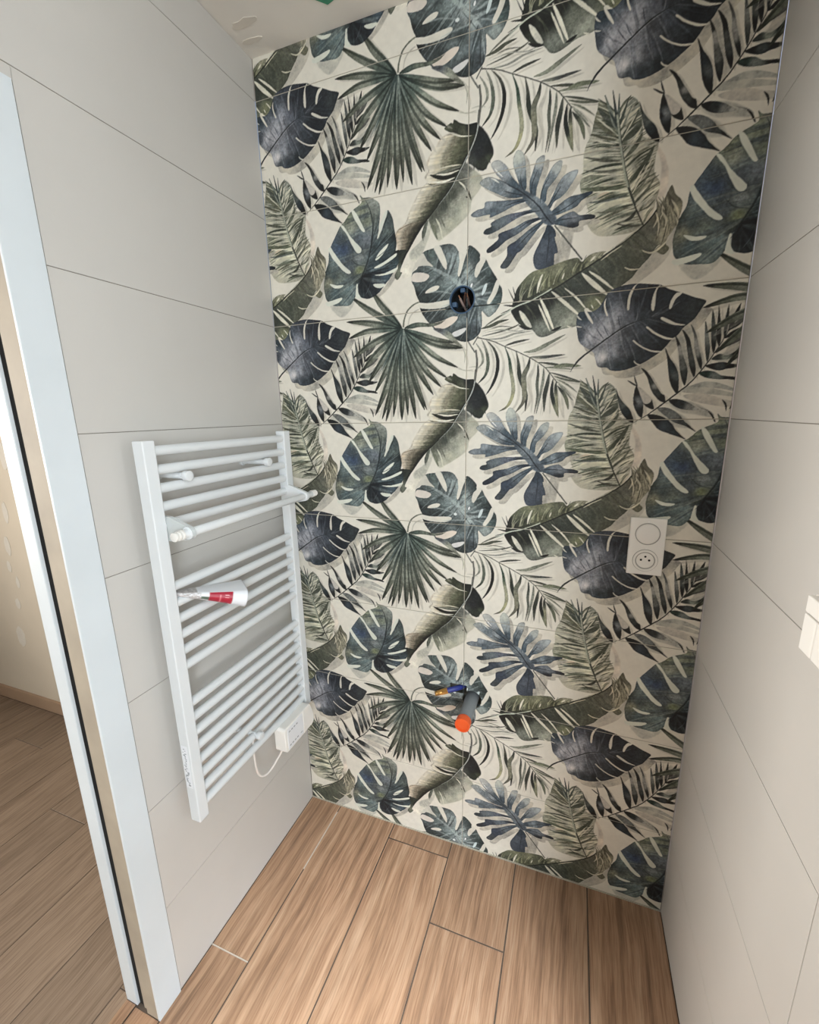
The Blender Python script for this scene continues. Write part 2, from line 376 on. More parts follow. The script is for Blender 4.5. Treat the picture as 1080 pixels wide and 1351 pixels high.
def paint():
    # ---------- cast shadows of the printed leaves
    A_OUT = [(160, 580), (110, 550), (75, 510), (62, 440), (58, 370), (75, 300), (130, 290), (180, 290), (235, 250), (285, 165), (330, 125), (420, 92), (520, 80),
             (610, 84), (690, 90), (745, 117), (810, 138), (870, 155), (950, 185), (1030, 207), (1000, 260), (950, 335), (905, 375), (860, 410), (820, 462), (780, 490),
             (760, 512), (720, 560), (680, 597), (600, 650), (530, 688), (430, 725), (360, 736), (310, 730), (285, 712), (220, 705), (200, 650), (185, 600)]
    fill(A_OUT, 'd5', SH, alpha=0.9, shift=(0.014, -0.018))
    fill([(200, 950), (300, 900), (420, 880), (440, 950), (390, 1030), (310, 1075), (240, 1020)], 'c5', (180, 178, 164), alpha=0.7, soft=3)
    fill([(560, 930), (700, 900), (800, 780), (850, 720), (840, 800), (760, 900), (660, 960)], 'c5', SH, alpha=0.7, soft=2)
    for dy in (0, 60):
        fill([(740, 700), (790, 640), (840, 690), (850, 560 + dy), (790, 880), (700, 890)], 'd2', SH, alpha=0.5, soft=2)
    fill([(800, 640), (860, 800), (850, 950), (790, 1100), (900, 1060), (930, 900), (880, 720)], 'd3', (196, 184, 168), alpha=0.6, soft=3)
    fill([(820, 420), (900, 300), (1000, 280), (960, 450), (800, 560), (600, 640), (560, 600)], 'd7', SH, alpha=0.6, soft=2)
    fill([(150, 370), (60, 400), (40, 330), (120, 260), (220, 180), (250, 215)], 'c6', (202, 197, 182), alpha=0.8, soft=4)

    # ---------- drooping thin palm (J)
    droop = [([(250, 310), (330, 400), (370, 520), (360, 660), (310, 790), (245, 890)], 30, [(0.1, (92, 92, 78)), (0.55, (30, 33, 30)), (0.9, (48, 48, 40))]),
             ([(200, 300), (250, 420), (268, 560), (240, 680), (160, 770)], 28, [(0.1, (140, 140, 122)), (0.6, (98, 106, 88)), (0.95, (62, 68, 56))]),
             ([(140, 340), (200, 440), (212, 540), (160, 610)], 20, (150, 150, 130)),
             ([(445, 380), (490, 500), (510, 640), (532, 780), (525, 900), (470, 1010), (380, 1062)], 34, [(0.15, (62, 84, 66)), (0.5, (150, 148, 118)), (0.75, (160, 156, 112)), (0.95, (120, 116, 92))]),
             ([(565, 430), (590, 560), (600, 680), (640, 800), (672, 900), (660, 1060)], 40, [(0.1, (90, 90, 76)), (0.4, (52, 58, 48)), (0.7, (96, 98, 80)), (0.9, (60, 62, 52))]),
             ([(710, 490), (690, 590), (645, 690), (650, 820), (640, 960), (555, 1075)], 46, [(0.08, (60, 64, 56)), (0.35, (112, 112, 92)), (0.6, (128, 126, 100)), (0.9, (110, 106, 88))]),
             ([(795, 560), (797, 660), (785, 780), (790, 900), (755, 1090)], 26, [(0.1, (70, 74, 66)), (0.6, (104, 108, 92)), (0.95, (120, 118, 100))]),
             ([(855, 600), (850, 720), (820, 880), (775, 1090)], 24, (128, 130, 112)),
             ([(915, 660), (892, 780), (865, 900), (858, 1070)], 38, [(0.1, (90, 92, 80)), (0.6, (62, 66, 56)), (0.9, (90, 92, 76))]),
             ([(955, 720), (940, 850), (960, 970), (1000, 1110)], 36, [(0.1, (24, 27, 24)), (0.5, (44, 50, 42)), (0.9, (120, 122, 92))]),
             ([(985, 750), (985, 880), (1010, 1130)], 30, [(0.1, (60, 64, 54)), (0.7, (128, 126, 96))]),
             ([(1000, 790), (1085, 910), (1115, 1045)], 34, [(0.1, (62, 68, 56)), (0.7, (110, 114, 88))]),
             ([(1010, 770), (1090, 860), (1165, 950)], 16, (120, 122, 104))]
    for pts, w, c in droop:
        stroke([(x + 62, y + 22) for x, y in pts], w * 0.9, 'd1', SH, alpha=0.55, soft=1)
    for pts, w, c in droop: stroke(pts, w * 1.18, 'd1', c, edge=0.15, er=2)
    ups = [([(190, 190), (300, 160), (380, 120), (490, 90)], 30, (88, 90, 72)), ([(230, 170), (350, 85), (505, -5)], 16, (128, 126, 108)),
           ([(200, 270), (380, 225), (540, 172), (600, 135)], 15, (104, 104, 88)), ([(220, 300), (400, 292), (560, 240), (730, 212)], 16, (152, 151, 134)),
           ([(445, 370), (560, 332), (710, 300)], 20, (84, 84, 72)), ([(640, 440), (760, 420), (900, 350), (1085, 250)], 34, (134, 136, 114)),
           ([(300, 190), (400, 165), (520, 172)], 12, (128, 126, 110)), ([(710, 488), (850, 490), (1085, 462)], 28, [(0.2, (120, 120, 104)), (0.7, (84, 86, 80))]),
           ([(800, 545), (950, 562), (1100, 590)], 22, (84, 86, 72)), ([(860, 600), (980, 600), (1150, 620)], 20, (140, 142, 118)), ([(920, 650), (1060, 690), (1240, 745)], 18, (84, 88, 74)),
           ([(960, 690), (1100, 730), (1270, 755)], 20, (100, 104, 84)), ([(980, 720), (1090, 770), (1210, 860)], 16, (130, 132, 110)), ([(990, 740), (1070, 810), (1150, 900)], 14, (150, 150, 130)),
           ([(960, 590), (1080, 575), (1250, 582)], 36, (126, 132, 102)), ([(240, 230), (420, 200), (600, 215), (760, 160)], 10, (160, 158, 142))]
    for pts, w, c in ups:
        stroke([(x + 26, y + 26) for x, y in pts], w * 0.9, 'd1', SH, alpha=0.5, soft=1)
    for pts, w, c in ups: stroke(pts, w * 1.15, 'd1', c, edge=0.12, er=2)
    stroke([(160, 285), (240, 300), (340, 330), (440, 375), (560, 425), (700, 490), (800, 550), (880, 610), (960, 710), (1000, 762)], 9, 'd1', (64, 66, 56), prof='const')
    for pts in ([(0, 400), (40, 470), (55, 560), (20, 660)], [(-40, 330), (30, 420), (20, 560)], [(60, 600), (140, 590), (200, 610)], [(-60, 610), (40, 630), (130, 640)]):
        stroke(pts, 9, 'd1', (182, 178, 160), alpha=0.8)

    # ---------- olive banana leaf (D)
    rib = [(850, 100), (835, 170), (800, 260), (730, 380), (650, 510), (590, 600), (480, 712), (380, 805), (320, 865), (250, 955), (180, 1060), (120, 1130)]
    Lh = [(590, 130), (500, 160), (450, 220), (390, 290), (365, 350), (385, 405), (345, 460), (380, 500), (310, 550), (250, 640), (200, 730), (160, 820), (95, 855), (68, 900), (80, 960),
          (95, 1040), (110, 1110), (180, 1062), (250, 957), (320, 866), (380, 806), (480, 713), (590, 601), (650, 511), (730, 381), (800, 261), (820, 190), (700, 165)]
    be, ol, dk = (210, 203, 185), (104, 104, 80), (44, 48, 38)
    fill(Lh, 'c7', [(430, 230, be), (520, 200, (186, 172, 150)), (420, 340, (196, 182, 160)), (550, 330, (150, 142, 118)), (640, 250, (92, 92, 66)), (740, 270, (74, 78, 54)), (780, 210, (60, 64, 46)),
         (620, 360, (84, 84, 62)), (700, 370, dk), (600, 520, (50, 54, 42)), (450, 600, (128, 122, 100)), (330, 590, (206, 197, 176)), (260, 700, (208, 200, 180)), (360, 700, (88, 84, 66)),
         (430, 690, (40, 43, 34)), (520, 610, (44, 47, 37)), (340, 800, (56, 54, 42)), (240, 780, (192, 180, 152)), (120, 900, (172, 154, 128)), (220, 900, (70, 66, 52)), (290, 870, (40, 42, 34)),
         (150, 990, (176, 156, 130)), (110, 1060, (196, 178, 154)), (200, 960, (110, 104, 82))], noise=0.08, edge=0.0, soft=4)
    r = np.random.RandomState(7)
    RB = smooth2(rib, 8, False); LE = np.array([(590, 135), (500, 160), (450, 220), (392, 290), (366, 350), (382, 405), (350, 460), (372, 505), (310, 550), (250, 640), (200, 730), (160, 818), (92, 858), (68, 900), (78, 960), (95, 1040), (110, 1110)], float)
    for yy in np.arange(150, 1100, 9.0):
        xr = np.interp(yy, RB[:, 1], RB[:, 0]) - 4; xl = np.interp(yy, LE[:, 1], LE[:, 0]) + r.uniform(0, 14)
        if xr - xl < 12: continue
        w_ = xr - xl; f = r.uniform(0.92, 1.08); k2 = r.uniform(-.06, .06)
        up_ = yy < 420
        c = [(0.02, dk), (0.20 + k2, (62, 65, 48) if not up_ else (70, 74, 52)), (0.42 + k2, (98, 98, 74) if not up_ else (96, 98, 70)), (0.62 + k2, (158, 150, 122) if not up_ else (142, 136, 108)), (0.80, (196, 187, 163)), (0.97, (211, 205, 188))]
        if yy > 830: c = [(0.02, (36, 38, 30)), (0.3 + k2, (76, 72, 56)), (0.6, (136, 124, 100)), (0.97, (200, 186, 162))]
        stroke([(xr, yy - 2), (xr - w_ * .5, yy + 4), (xl, yy + 2)], 17, 'c7', [(t_, tuple(f * np.array(q))) for t_, q in c], prof='const', alpha=0.8, noise=0.06, power=2.2)
    stroke([(90, 862), (200, 828), (330, 826)], 10, 'c7', (120, 108, 86), alpha=0.7)
    fill([(530, 80), (590, 45), (612, 52), (625, 22), (680, 58), (760, 86), (838, 85), (830, 160), (790, 182), (700, 168), (620, 130), (580, 118)], 'c7',
         [(560, 80, (84, 88, 66)), (650, 90, (62, 66, 50)), (780, 120, (38, 42, 38)), (700, 150, (84, 86, 66))], edge=0.2)
    stroke([(590, 130), (690, 172), (790, 184)], 12, 'c7', (212, 208, 190))
    fill([(845, 110), (890, 140), (935, 200), (975, 285), (992, 370), (950, 440), (905, 495), (850, 480), (780, 425), (750, 400), (800, 262), (835, 170)], 'c7',
         [(880, 220, (38, 43, 44)), (950, 320, (34, 38, 36)), (860, 340, (42, 46, 48)), (900, 450, (52, 58, 46)), (780, 400, (66, 70, 64)), (960, 420, (70, 74, 54))], edge=0.15, soft=2)
    for i in range(26):
        x = 800 + r.rand() * 170; stroke([(x, 400), (x + r.uniform(-10, 25), 440 + r.rand() * 60)], 12, 'c7', (56, 62, 52), alpha=0.6, soft=1)
    Rh = [(745, 410), (830, 490), (890, 560), (870, 640), (790, 730), (750, 850), (520, 1000), (460, 1000), (400, 880), (382, 810), (480, 715), (590, 603), (650, 513), (720, 400)]
    fill(Rh, 'c7', [(740, 450, (92, 94, 84)), (820, 530, (170, 168, 146)), (680, 560, (80, 83, 70)), (600, 640, (62, 67, 54)), (520, 720, (62, 68, 58)), (430, 800, (78, 82, 68)), (620, 760, (146, 148, 126)),
         (700, 700, (166, 165, 143)), (740, 820, (188, 186, 166)), (560, 900, (178, 176, 152)), (500, 980, (186, 184, 162)), (440, 900, (128, 130, 106)), (800, 640, (188, 184, 164))], noise=0.1, alpha=0.92, soft=3)
    for i in range(34):
        t = r.rand(); a = np.array([660 - t * 280, 540 + t * 270]); stroke([a, a + (r.uniform(0, 30), r.uniform(60, 150))], r.uniform(6, 14), 'c7', (104, 108, 90), prof='taper', alpha=0.4, soft=1)
    for pts, w, c in (([(400, 830), (440, 930), (465, 1005)], 26, (112, 116, 92)), ([(450, 820), (490, 900), (520, 1040)], 16, (214, 212, 192)), ([(500, 830), (540, 920)], 14, (120, 122, 100))):
        stroke(pts, w, 'c7', c, alpha=0.85)
    fill([(375, 825), (345, 850), (318, 930), (330, 995), (352, 940), (372, 880)], 'c7', (106, 112, 96), edge=0.2)
    fill([(378, 835), (340, 960), (200, 1075), (240, 1150), (330, 1080), (400, 920)], 'c7', (192, 190, 172), alpha=0.8, soft=3)
    fill([(330, 1050), (0, 1110), (-40, 1190), (20, 1240), (60, 1150), (100, 1190), (140, 1130), (200, 1055)], 'c7', (60, 66, 56), alpha=0)
    fill([(850, 600), (940, 612), (905, 690), (870, 770), (890, 790), (845, 842), (818, 800), (850, 740)], 'c5', [(900, 640, (48, 54, 46)), (850, 800, (104, 108, 90))], edge=0.1)
    stroke([(860, -20), (850, 60), (848, 110)], 18, 'c7', (110, 112, 102), prof='const')
    stroke([(140, 415), (152, 560), (130, 745)], 20, 'd1', (116, 114, 102), prof='const'); stroke([(55, 320), (130, 440)], 14, 'd1', (116, 116, 104), prof='const'); stroke([(110, 360), (165, 270)], 12, 'd1', (116, 116, 104), prof='const')
    stroke(rib[:8], 20, 'c7', (40, 44, 38), prof='taper'); stroke(rib[:8], 12, 'c7', (158, 162, 152), prof='taper'); stroke(rib[6:], 16, 'c7', (28, 32, 26))
    for pts, w, c in (([(430, 452), (560, 440), (695, 425)], 24, (112, 114, 96)), ([(395, 448), (520, 492), (655, 486)], 36, (44, 46, 37)), ([(455, 452), (560, 468), (675, 452)], 16, (214, 208, 192)),
                      ([(390, 505), (520, 526), (632, 508)], 18, (214, 208, 192)), ([(480, 408), (600, 405), (700, 412)], 12, (200, 194, 174)), ([(360, 515), (480, 545), (600, 532)], 12, (96, 94, 76))):
        stroke(pts, w, 'c7', c)
    stroke([(665, 545), (710, 590), (745, 640)], 16, 'c7', (206, 202, 184)); stroke([(735, 610), (765, 670), (785, 728)], 16, 'c7', (88, 88, 70)); stroke([(735, 685), (750, 700)], 14, 'c7', (84, 84, 66))

    # ---------- pale monstera (H)
    hull = [(245, 215), (350, 190), (405, 178), (530, 188), (590, 262), (640, 300), (680, 228), (730, 248), (785, 310), (790, 350), (840, 365), (880, 440), (942, 540), (970, 600), (995, 650), (990, 740),
            (950, 810), (900, 850), (860, 858), (805, 800), (808, 880), (795, 965), (755, 1012), (690, 1037), (620, 1030), (550, 995), (480, 950), (410, 908), (360, 880), (305, 820), (250, 745), (215, 670), (213, 625), (185, 560), (165, 490),
            (140, 430), (150, 365), (200, 330)]
    fill(hull, 'c6', [(300, 240, (98, 114, 106)), (420, 230, (96, 106, 103)), (500, 240, (112, 124, 120)), (560, 330, (120, 130, 125)), (720, 290, (80, 94, 92)), (680, 430, (136, 146, 139)), (770, 340, (60, 70, 68)),
         (840, 480, (84, 98, 94)), (910, 560, (50, 62, 60)), (950, 720, (78, 95, 90)), (620, 600, (152, 162, 157)), (480, 500, (124, 138, 133)), (380, 420, (92, 103, 100)), (220, 500, (84, 95, 92)), (200, 560, (44, 50, 49)),
         (260, 610, (48, 55, 53)), (450, 600, (66, 78, 75)), (400, 640, (52, 60, 58)), (570, 640, (108, 118, 115)), (700, 680, (154, 162, 156)), (800, 720, (88, 100, 99)), (250, 700, (48, 54, 53)), (320, 780, (86, 96, 93)), (550, 780, (96, 106, 103)),
         (600, 740, (60, 70, 68)), (720, 880, (100, 111, 113)), (600, 1000, (66, 75, 73)), (760, 960, (84, 94, 96)), (880, 810, (132, 140, 132)), (340, 320, (100, 112, 106)), (180, 345, (86, 94, 92))], noise=0.4, edge=0.2, er=4, power=2.6, keep=True)
    veins([(240, 320), (340, 360), (430, 415), (560, 512), (640, 600), (720, 690), (800, 775)], [(0.1, 280, 200), (0.25, 470, 180), (0.4, 560, 220), (0.5, 720, 250), (0.6, 850, 400), (0.7, 930, 560), (0.8, 985, 700), (0.2, 150, 440), (0.35, 190, 580), (0.5, 240, 740), (0.6, 330, 840), (0.75, 480, 940), (0.9, 640, 1030), (0.95, 780, 980)], 'c6', [(52, 62, 62), (168, 178, 172), (76, 90, 88), (40, 48, 48), (140, 152, 148)], w=15, n_sub=6, seed=34, alpha=0.4)
    lt = (206, 202, 188)
    for pts, c in (([(140, 362), (175, 300), (243, 216), (290, 285), (345, 345), (290, 330), (200, 324)], (196, 192, 178)), ([(138, 428), (158, 374), (230, 378), (298, 403), (304, 432), (262, 457), (190, 452)], (204, 196, 184)),
                   ([(350, 186), (404, 178), (440, 240), (474, 335), (468, 392), (430, 345), (385, 260)], lt), ([(590, 258), (640, 290), (682, 232), (640, 345), (598, 465), (576, 448), (594, 345)], lt),
                   ([(788, 335), (842, 366), (800, 442), (757, 508), (735, 478), (750, 408), (785, 368)], lt), ([(945, 560), (970, 598), (938, 682), (880, 750), (853, 732), (900, 655)], lt),
                   ([(205, 632), (300, 650), (430, 652), (508, 656), (522, 682), (470, 708), (380, 711), (290, 698), (215, 674)], lt), ([(268, 558), (300, 530), (360, 512), (402, 520), (385, 550), (320, 564)], lt),
                   ([(350, 832), (430, 822), (520, 800), (578, 812), (552, 850), (480, 885), (410, 892), (362, 872)], (210, 199, 184)), ([(528, 942), (600, 922), (656, 918), (642, 950), (580, 978), (540, 972)], (206, 204, 198)),
                   ([(804, 650), (828, 585), (856, 575), (842, 630), (812, 668)], (196, 204, 200)), ([(697, 575), (705, 552), (720, 552), (712, 580)], (220, 222, 216)), ([(545, 622), (570, 612), (582, 632), (560, 642)], (210, 214, 208))):
        fill(pts, 'c6', c, noise=0.05)
    for pts, w in (([(240, 320), (340, 360), (430, 415), (560, 512), (640, 600), (720, 690), (800, 775)], 34), ([(590, 470), (600, 540), (640, 600)], 20), ([(690, 400), (660, 500), (640, 590)], 22), ([(850, 500), (760, 560), (690, 600)], 16),
                   ([(300, 560), (420, 570), (560, 620)], 14), ([(420, 700), (560, 690), (680, 690)], 16), ([(870, 730), (800, 700), (740, 680)], 14)):
        stroke(pts, w, 'c6', (158, 168, 161), alpha=0.55, soft=2)
    stroke([(600, 580), (680, 680), (760, 790)], 7, 'c6', (84, 96, 92), alpha=0.8); stroke([(640, 580), (740, 670)], 6, 'c6', (96, 106, 102), alpha=0.7)

    # ---------- green banana leaf (E)
    mid = [(455, 330), (470, 450), (490, 600), (520, 780), (560, 950), (620, 1110), (700, 1288)]
    Le = [(300, 190), (275, 245), (245, 345), (215, 455), (168, 545), (148, 630), (145, 750), (115, 800), (122, 905), (165, 1000), (200, 1110), (185, 1190), (240, 1275), (330, 1320), (560, 1335)]
    Re = [(560, 205), (650, 262), (690, 470), (700, 560), (830, 610), (810, 740), (800, 870), (850, 960), (840, 1040), (812, 1110), (790, 1190), (720, 1285)]
    fill(Le + [(690, 1300)] + mid[::-1], 'd3', [(300, 330, (124, 124, 96)), (420, 420, (84, 96, 88)), (300, 520, (176, 173, 150)), (400, 640, (120, 124, 102)), (240, 700, (188, 184, 164)), (250, 850, (120, 124, 98)), (420, 840, (158, 158, 134)),
         (350, 960, (192, 176, 150)), (300, 1060, (176, 174, 154)), (480, 1080, (180, 176, 154)), (300, 1220, (180, 175, 152)), (560, 1200, (130, 128, 106)), (480, 1290, (176, 172, 150))], noise=0.15, alpha=0.96)
    fill([(470, 300)] + Re + mid[::-1][:-1], 'd3', [(560, 330, (142, 146, 128)), (620, 430, (100, 106, 92)), (560, 560, (150, 150, 130)), (640, 640, (170, 166, 146)), (640, 780, (150, 150, 130)), (700, 860, (160, 156, 134)), (640, 1000, (164, 160, 138)), (760, 1000, (158, 152, 128)),
         (700, 1130, (160, 154, 132)), (740, 1200, (186, 178, 158))], noise=0.15, alpha=0.96)
    feather(mid, [(275, 160), (250, 330), (150, 560), (118, 800), (175, 1010), (190, 1190), (420, 1330)], 'd3', 48, [(70, 78, 58), (128, 130, 104), (202, 199, 178), (96, 102, 78), (186, 183, 160), (112, 118, 96), (206, 203, 184)], bend=0.05, seed=3, wid=1.0, jit=0.03)
    feather(mid, [(580, 190), (680, 300), (700, 470), (830, 640), (800, 800), (860, 960), (790, 1170)], 'd3', 42, [(70, 76, 58), (124, 124, 100), (202, 198, 178), (94, 98, 76), (188, 184, 164), (206, 202, 184)], bend=-0.06, seed=5, wid=1.0, jit=0.03)
    for a, b, w, c in (((440, 440), (275, 245), 50, (70, 78, 66)), ((460, 520), (240, 345), 40, (104, 104, 78)), ((460, 540), (215, 450), 24, (86, 88, 62)), ((490, 720), (150, 630), 26, (86, 88, 70)), ((520, 800), (150, 740), 20, (110, 112, 94)),
                       ((540, 940), (125, 890), 44, (86, 94, 68)), ((560, 1010), (165, 1015), 20, (82, 90, 82)), ((600, 1120), (250, 1110), 14, (104, 104, 84)), ((640, 1150), (520, 1230), 30, (56, 58, 46)), ((690, 1290), (430, 1230), 14, (80, 78, 62)),
                       ((620, 1090), (190, 1190), 16, (104, 102, 80)), ((500, 560), (680, 420), 60, (76, 82, 66)), ((490, 520), (660, 310), 30, (88, 94, 78)), ((530, 700), (690, 520), 40, (84, 90, 70)), ((570, 920), (800, 640), 46, (76, 82, 64)),
                       ((600, 1030), (800, 780), 20, (100, 102, 82)), ((620, 1080), (810, 900), 24, (96, 98, 78)), ((650, 1170), (810, 1090), 16, (92, 92, 72))):
        m = ((a[0] + b[0]) / 2 + 12, (a[1] + b[1]) / 2 + 14)
        stroke([a, m, b], w, 'd3', c, alpha=0.85, soft=1)
    for a, b, w, c in (((455, 470), (340, 150), 50, (120, 128, 112)), ((460, 420), (412, 122), 34, (64, 74, 70)), ((465, 400), (472, 160), 30, (92, 102, 92)), ((470, 440), (562, 205), 34, (78, 86, 74)), ((500, 450), (600, 260), 24, (130, 134, 116)),
                       ((480, 460), (385, 300), 40, (66, 76, 70))):
        stroke([b, a], w, 'd3', c, prof='grow')
    for a, b, w in (((450, 490), (260, 320), 14), ((455, 580), (200, 490), 16), ((505, 540), (640, 340), 12), ((590, 600), (690, 460), 14), ((510, 830), (180, 780), 12), ((540, 970), (130, 925), 14), ((580, 980), (720, 780), 12), ((590, 1020), (800, 720), 14), ((640, 1130), (860, 1000), 10)):
        stroke([a, b], w, 'd3', (204, 200, 180))
    stroke(mid[:6], 22, 'd3', (150, 154, 132), prof='const'); stroke([(x + 12, y) for x, y in mid[:6]], 6, 'd3', (66, 72, 60), prof='const'); stroke(mid[4:], 12, 'd3', (40, 44, 36), prof='const')

    # ---------- dark palm frond (B)
    k, g1, g2, bl = (32, 36, 36), (96, 100, 96), (150, 150, 140), (46, 56, 60)
    fr = [([(150, 1005), (105, 985), (62, 935), (40, 880), (28, 820), (12, 735), (40, 800), (75, 850), (118, 895), (142, 945)], [(130, 960, k), (60, 860, (86, 92, 86)), (100, 920, bl), (20, 770, (70, 76, 70))]),
          ([(215, 968), (165, 905), (150, 830), (165, 735), (182, 712), (212, 780), (230, 870)], [(180, 760, k), (185, 840, (120, 124, 124)), (205, 930, k), (160, 850, (36, 40, 44))]),
          ([(310, 900), (262, 885), (230, 850), (285, 835), (296, 820), (308, 860)], k), ([(182, 715), (235, 760), (292, 822), (270, 855), (232, 850), (200, 770)], (184, 178, 166)),
          ([(400, 845), (345, 822), (290, 745), (262, 650), (212, 572), (265, 608), (312, 680), (372, 772), (398, 790)], [(390, 820, k), (320, 770, (60, 64, 62)), (330, 710, (150, 148, 138)), (260, 620, k), (290, 680, (70, 74, 70))]),
          ([(490, 775), (445, 702), (428, 600), (418, 500), (404, 415), (440, 490), (492, 570), (510, 650), (505, 760)], [(440, 560, bl), (480, 640, (84, 90, 88)), (490, 740, k), (412, 450, k), (440, 680, (40, 44, 46))]),
          ([(555, 712), (530, 650), (515, 560), (512, 470), (500, 400), (483, 315), (522, 380), (545, 470), (578, 580), (572, 660)], [(550, 690, k), (540, 560, (110, 112, 104)), (520, 420, (160, 156, 144)), (500, 370, k), (560, 620, (60, 64, 62))]),
          ([(627, 645), (595, 560), (580, 460), (568, 360), (538, 268), (592, 330), (617, 430), (642, 550), (642, 610)], [(620, 610, k), (605, 480, (90, 92, 86)), (570, 330, k), (625, 530, (70, 74, 72))]),
          ([(686, 585), (655, 510), (635, 420), (632, 320), (604, 225), (645, 290), (668, 400), (694, 520)], [(680, 560, k), (655, 420, (150, 148, 138)), (620, 260, (90, 92, 86))]),
          ([(736, 525), (720, 440), (716, 330), (722, 200), (744, 300), (758, 420)], [(735, 480, (70, 74, 70)), (735, 320, (118, 120, 112)), (722, 240, (80, 84, 78))]),
          ([(786, 455), (767, 380), (769, 250), (780, 105), (802, 230), (810, 360)], [(785, 420, k), (790, 300, (84, 88, 82)), (780, 160, (90, 94, 88))]),
          ([(826, 400), (809, 320), (818, 200), (830, 75), (843, 200), (846, 330)], [(826, 360, k), (830, 200, (44, 48, 46)), (830, 120, (60, 64, 60))]),
          ([(868, 335), (872, 220), (910, 65), (905, 190), (886, 300)], (50, 54, 52)), ([(900, 280), (925, 190), (1005, 55), (970, 180), (925, 260)], (30, 34, 34)),
          ([(262, 945), (330, 943), (400, 968), (452, 1010), (492, 1070), (562, 1138), (520, 1122), (430, 1092), (350, 1060), (298, 1000)], [(320, 980, k), (400, 1030, (56, 66, 74)), (480, 1090, bl), (540, 1130, k)]),
          ([(340, 893), (420, 888), (500, 930), (552, 990), (602, 1035), (642, 1078), (560, 1032), (470, 1002), (400, 950)], [(380, 905, (110, 112, 106)), (470, 950, (120, 124, 118)), (540, 1000, (72, 76, 74)), (625, 1060, k)]),
          ([(430, 830), (490, 818), (560, 834), (622, 868), (668, 905), (590, 906), (520, 896), (470, 872)], [(460, 840, k), (520, 855, (50, 56, 58)), (600, 885, (130, 130, 122)), (650, 900, (170, 168, 156))])]
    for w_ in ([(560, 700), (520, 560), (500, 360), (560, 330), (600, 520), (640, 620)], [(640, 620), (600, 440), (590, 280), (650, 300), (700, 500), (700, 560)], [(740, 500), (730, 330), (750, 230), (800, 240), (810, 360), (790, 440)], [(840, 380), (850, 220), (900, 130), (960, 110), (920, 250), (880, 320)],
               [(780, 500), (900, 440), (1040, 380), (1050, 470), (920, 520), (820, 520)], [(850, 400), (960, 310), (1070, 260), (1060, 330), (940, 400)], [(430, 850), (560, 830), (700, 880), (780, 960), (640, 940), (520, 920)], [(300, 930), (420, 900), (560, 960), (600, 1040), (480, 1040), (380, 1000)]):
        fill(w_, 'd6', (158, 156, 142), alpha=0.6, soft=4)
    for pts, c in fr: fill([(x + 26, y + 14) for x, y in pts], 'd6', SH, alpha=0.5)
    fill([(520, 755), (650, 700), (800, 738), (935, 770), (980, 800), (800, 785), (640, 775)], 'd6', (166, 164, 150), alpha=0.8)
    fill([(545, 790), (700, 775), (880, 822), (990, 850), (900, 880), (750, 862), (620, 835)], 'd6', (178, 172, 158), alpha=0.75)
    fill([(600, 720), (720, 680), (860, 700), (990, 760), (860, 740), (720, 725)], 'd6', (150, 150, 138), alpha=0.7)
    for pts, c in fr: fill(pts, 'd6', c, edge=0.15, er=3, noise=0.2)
    right = [([(670, 615), (718, 594), (790, 600), (850, 632), (950, 642), (985, 668), (900, 662), (830, 662), (760, 656), (700, 640)], [(720, 615, (40, 62, 54)), (790, 640, (110, 116, 108)), (940, 655, k)]),
             ([(720, 555), (790, 534), (870, 526), (940, 540), (1010, 545), (950, 570), (880, 582), (830, 592), (770, 582)], [(760, 560, k), (830, 560, (70, 76, 76)), (920, 555, k)]),
             ([(768, 505), (830, 462), (900, 470), (980, 430), (1020, 430), (950, 488), (860, 508)], [(800, 490, (60, 66, 62)), (880, 485, (130, 136, 120)), (980, 440, k)]),
             ([(815, 425), (880, 370), (950, 332), (1040, 300), (1060, 300), (1000, 352), (920, 392), (860, 412)], k), ([(865, 340), (920, 290), (1010, 245), (1070, 240), (1000, 292), (930, 322)], [(900, 320, k), (1000, 265, (60, 66, 62))]),
             ([(900, 275), (960, 210), (1060, 150), (1010, 215), (950, 255)], (54, 60, 56))]
    for pts, c in right: fill(pts, 'd6', c, edge=0.1, er=3, noise=0.2)
    for pts, w, c in (([(735, 903), (775, 950), (800, 1005)], 16, (40, 42, 40)), ([(853, 822), (880, 860), (885, 915)], 16, (44, 46, 44)), ([(640, 870), (760, 920), (790, 950)], 8, (150, 148, 136)), ([(105, 670), (150, 700), (185, 718)], 14, (44, 48, 46)), ([(158, 630), (170, 680), (184, 716)], 12, (60, 64, 60))):
        stroke(pts, w, 'd6', c)
    stroke([(145, 1010), (260, 945), (400, 845), (500, 770), (600, 690), (690, 590), (760, 500), (830, 400), (880, 320), (930, 220), (1000, 65)], 12, 'd6', (30, 33, 33), prof='tail')

    # ---------- fan palm (C), centre at photo pixel (530.6, 433.8)
    cx, cy = 530.6, 433.8
    tips = [(489, 382, 9, 2), (463, 392, 9, 2), (457, 425, 9, -2), (460, 447, 8, -5), (466, 472, 9, -3), (476, 492, 9, -2), (486, 505, 8, 0), (494.4, 518, 8, 2), (495, 548, 9, 3), (504, 553, 8, 3), (509, 556, 8, 2), (519, 550, 8, 0), (530, 554, 11, 0),
            (538, 548, 8, 0), (548.5, 552.5, 9, -1), (560, 541, 9, -3), (563, 541, 7, -3), (571.5, 521, 9, -4), (582, 511, 9, -5), (590, 499, 8, -6), (604, 485, 8, -5), (610.5, 459, 11, -5), (602, 452, 8, -3)]
    def blade(tx, ty, w, bend, cols, ox=0.0, **kw):
        d = np.array([tx - cx, ty - cy]); n = np.array([-d[1], d[0]]) / np.linalg.norm(d)
        c = np.array([cx, cy])
        stroke([c, c + d * .3 - n * bend * .6 + n * ox, c + d * .65 - n * bend + n * ox, c + d], w, 'px', cols, prof='lens', sub=5, **kw)
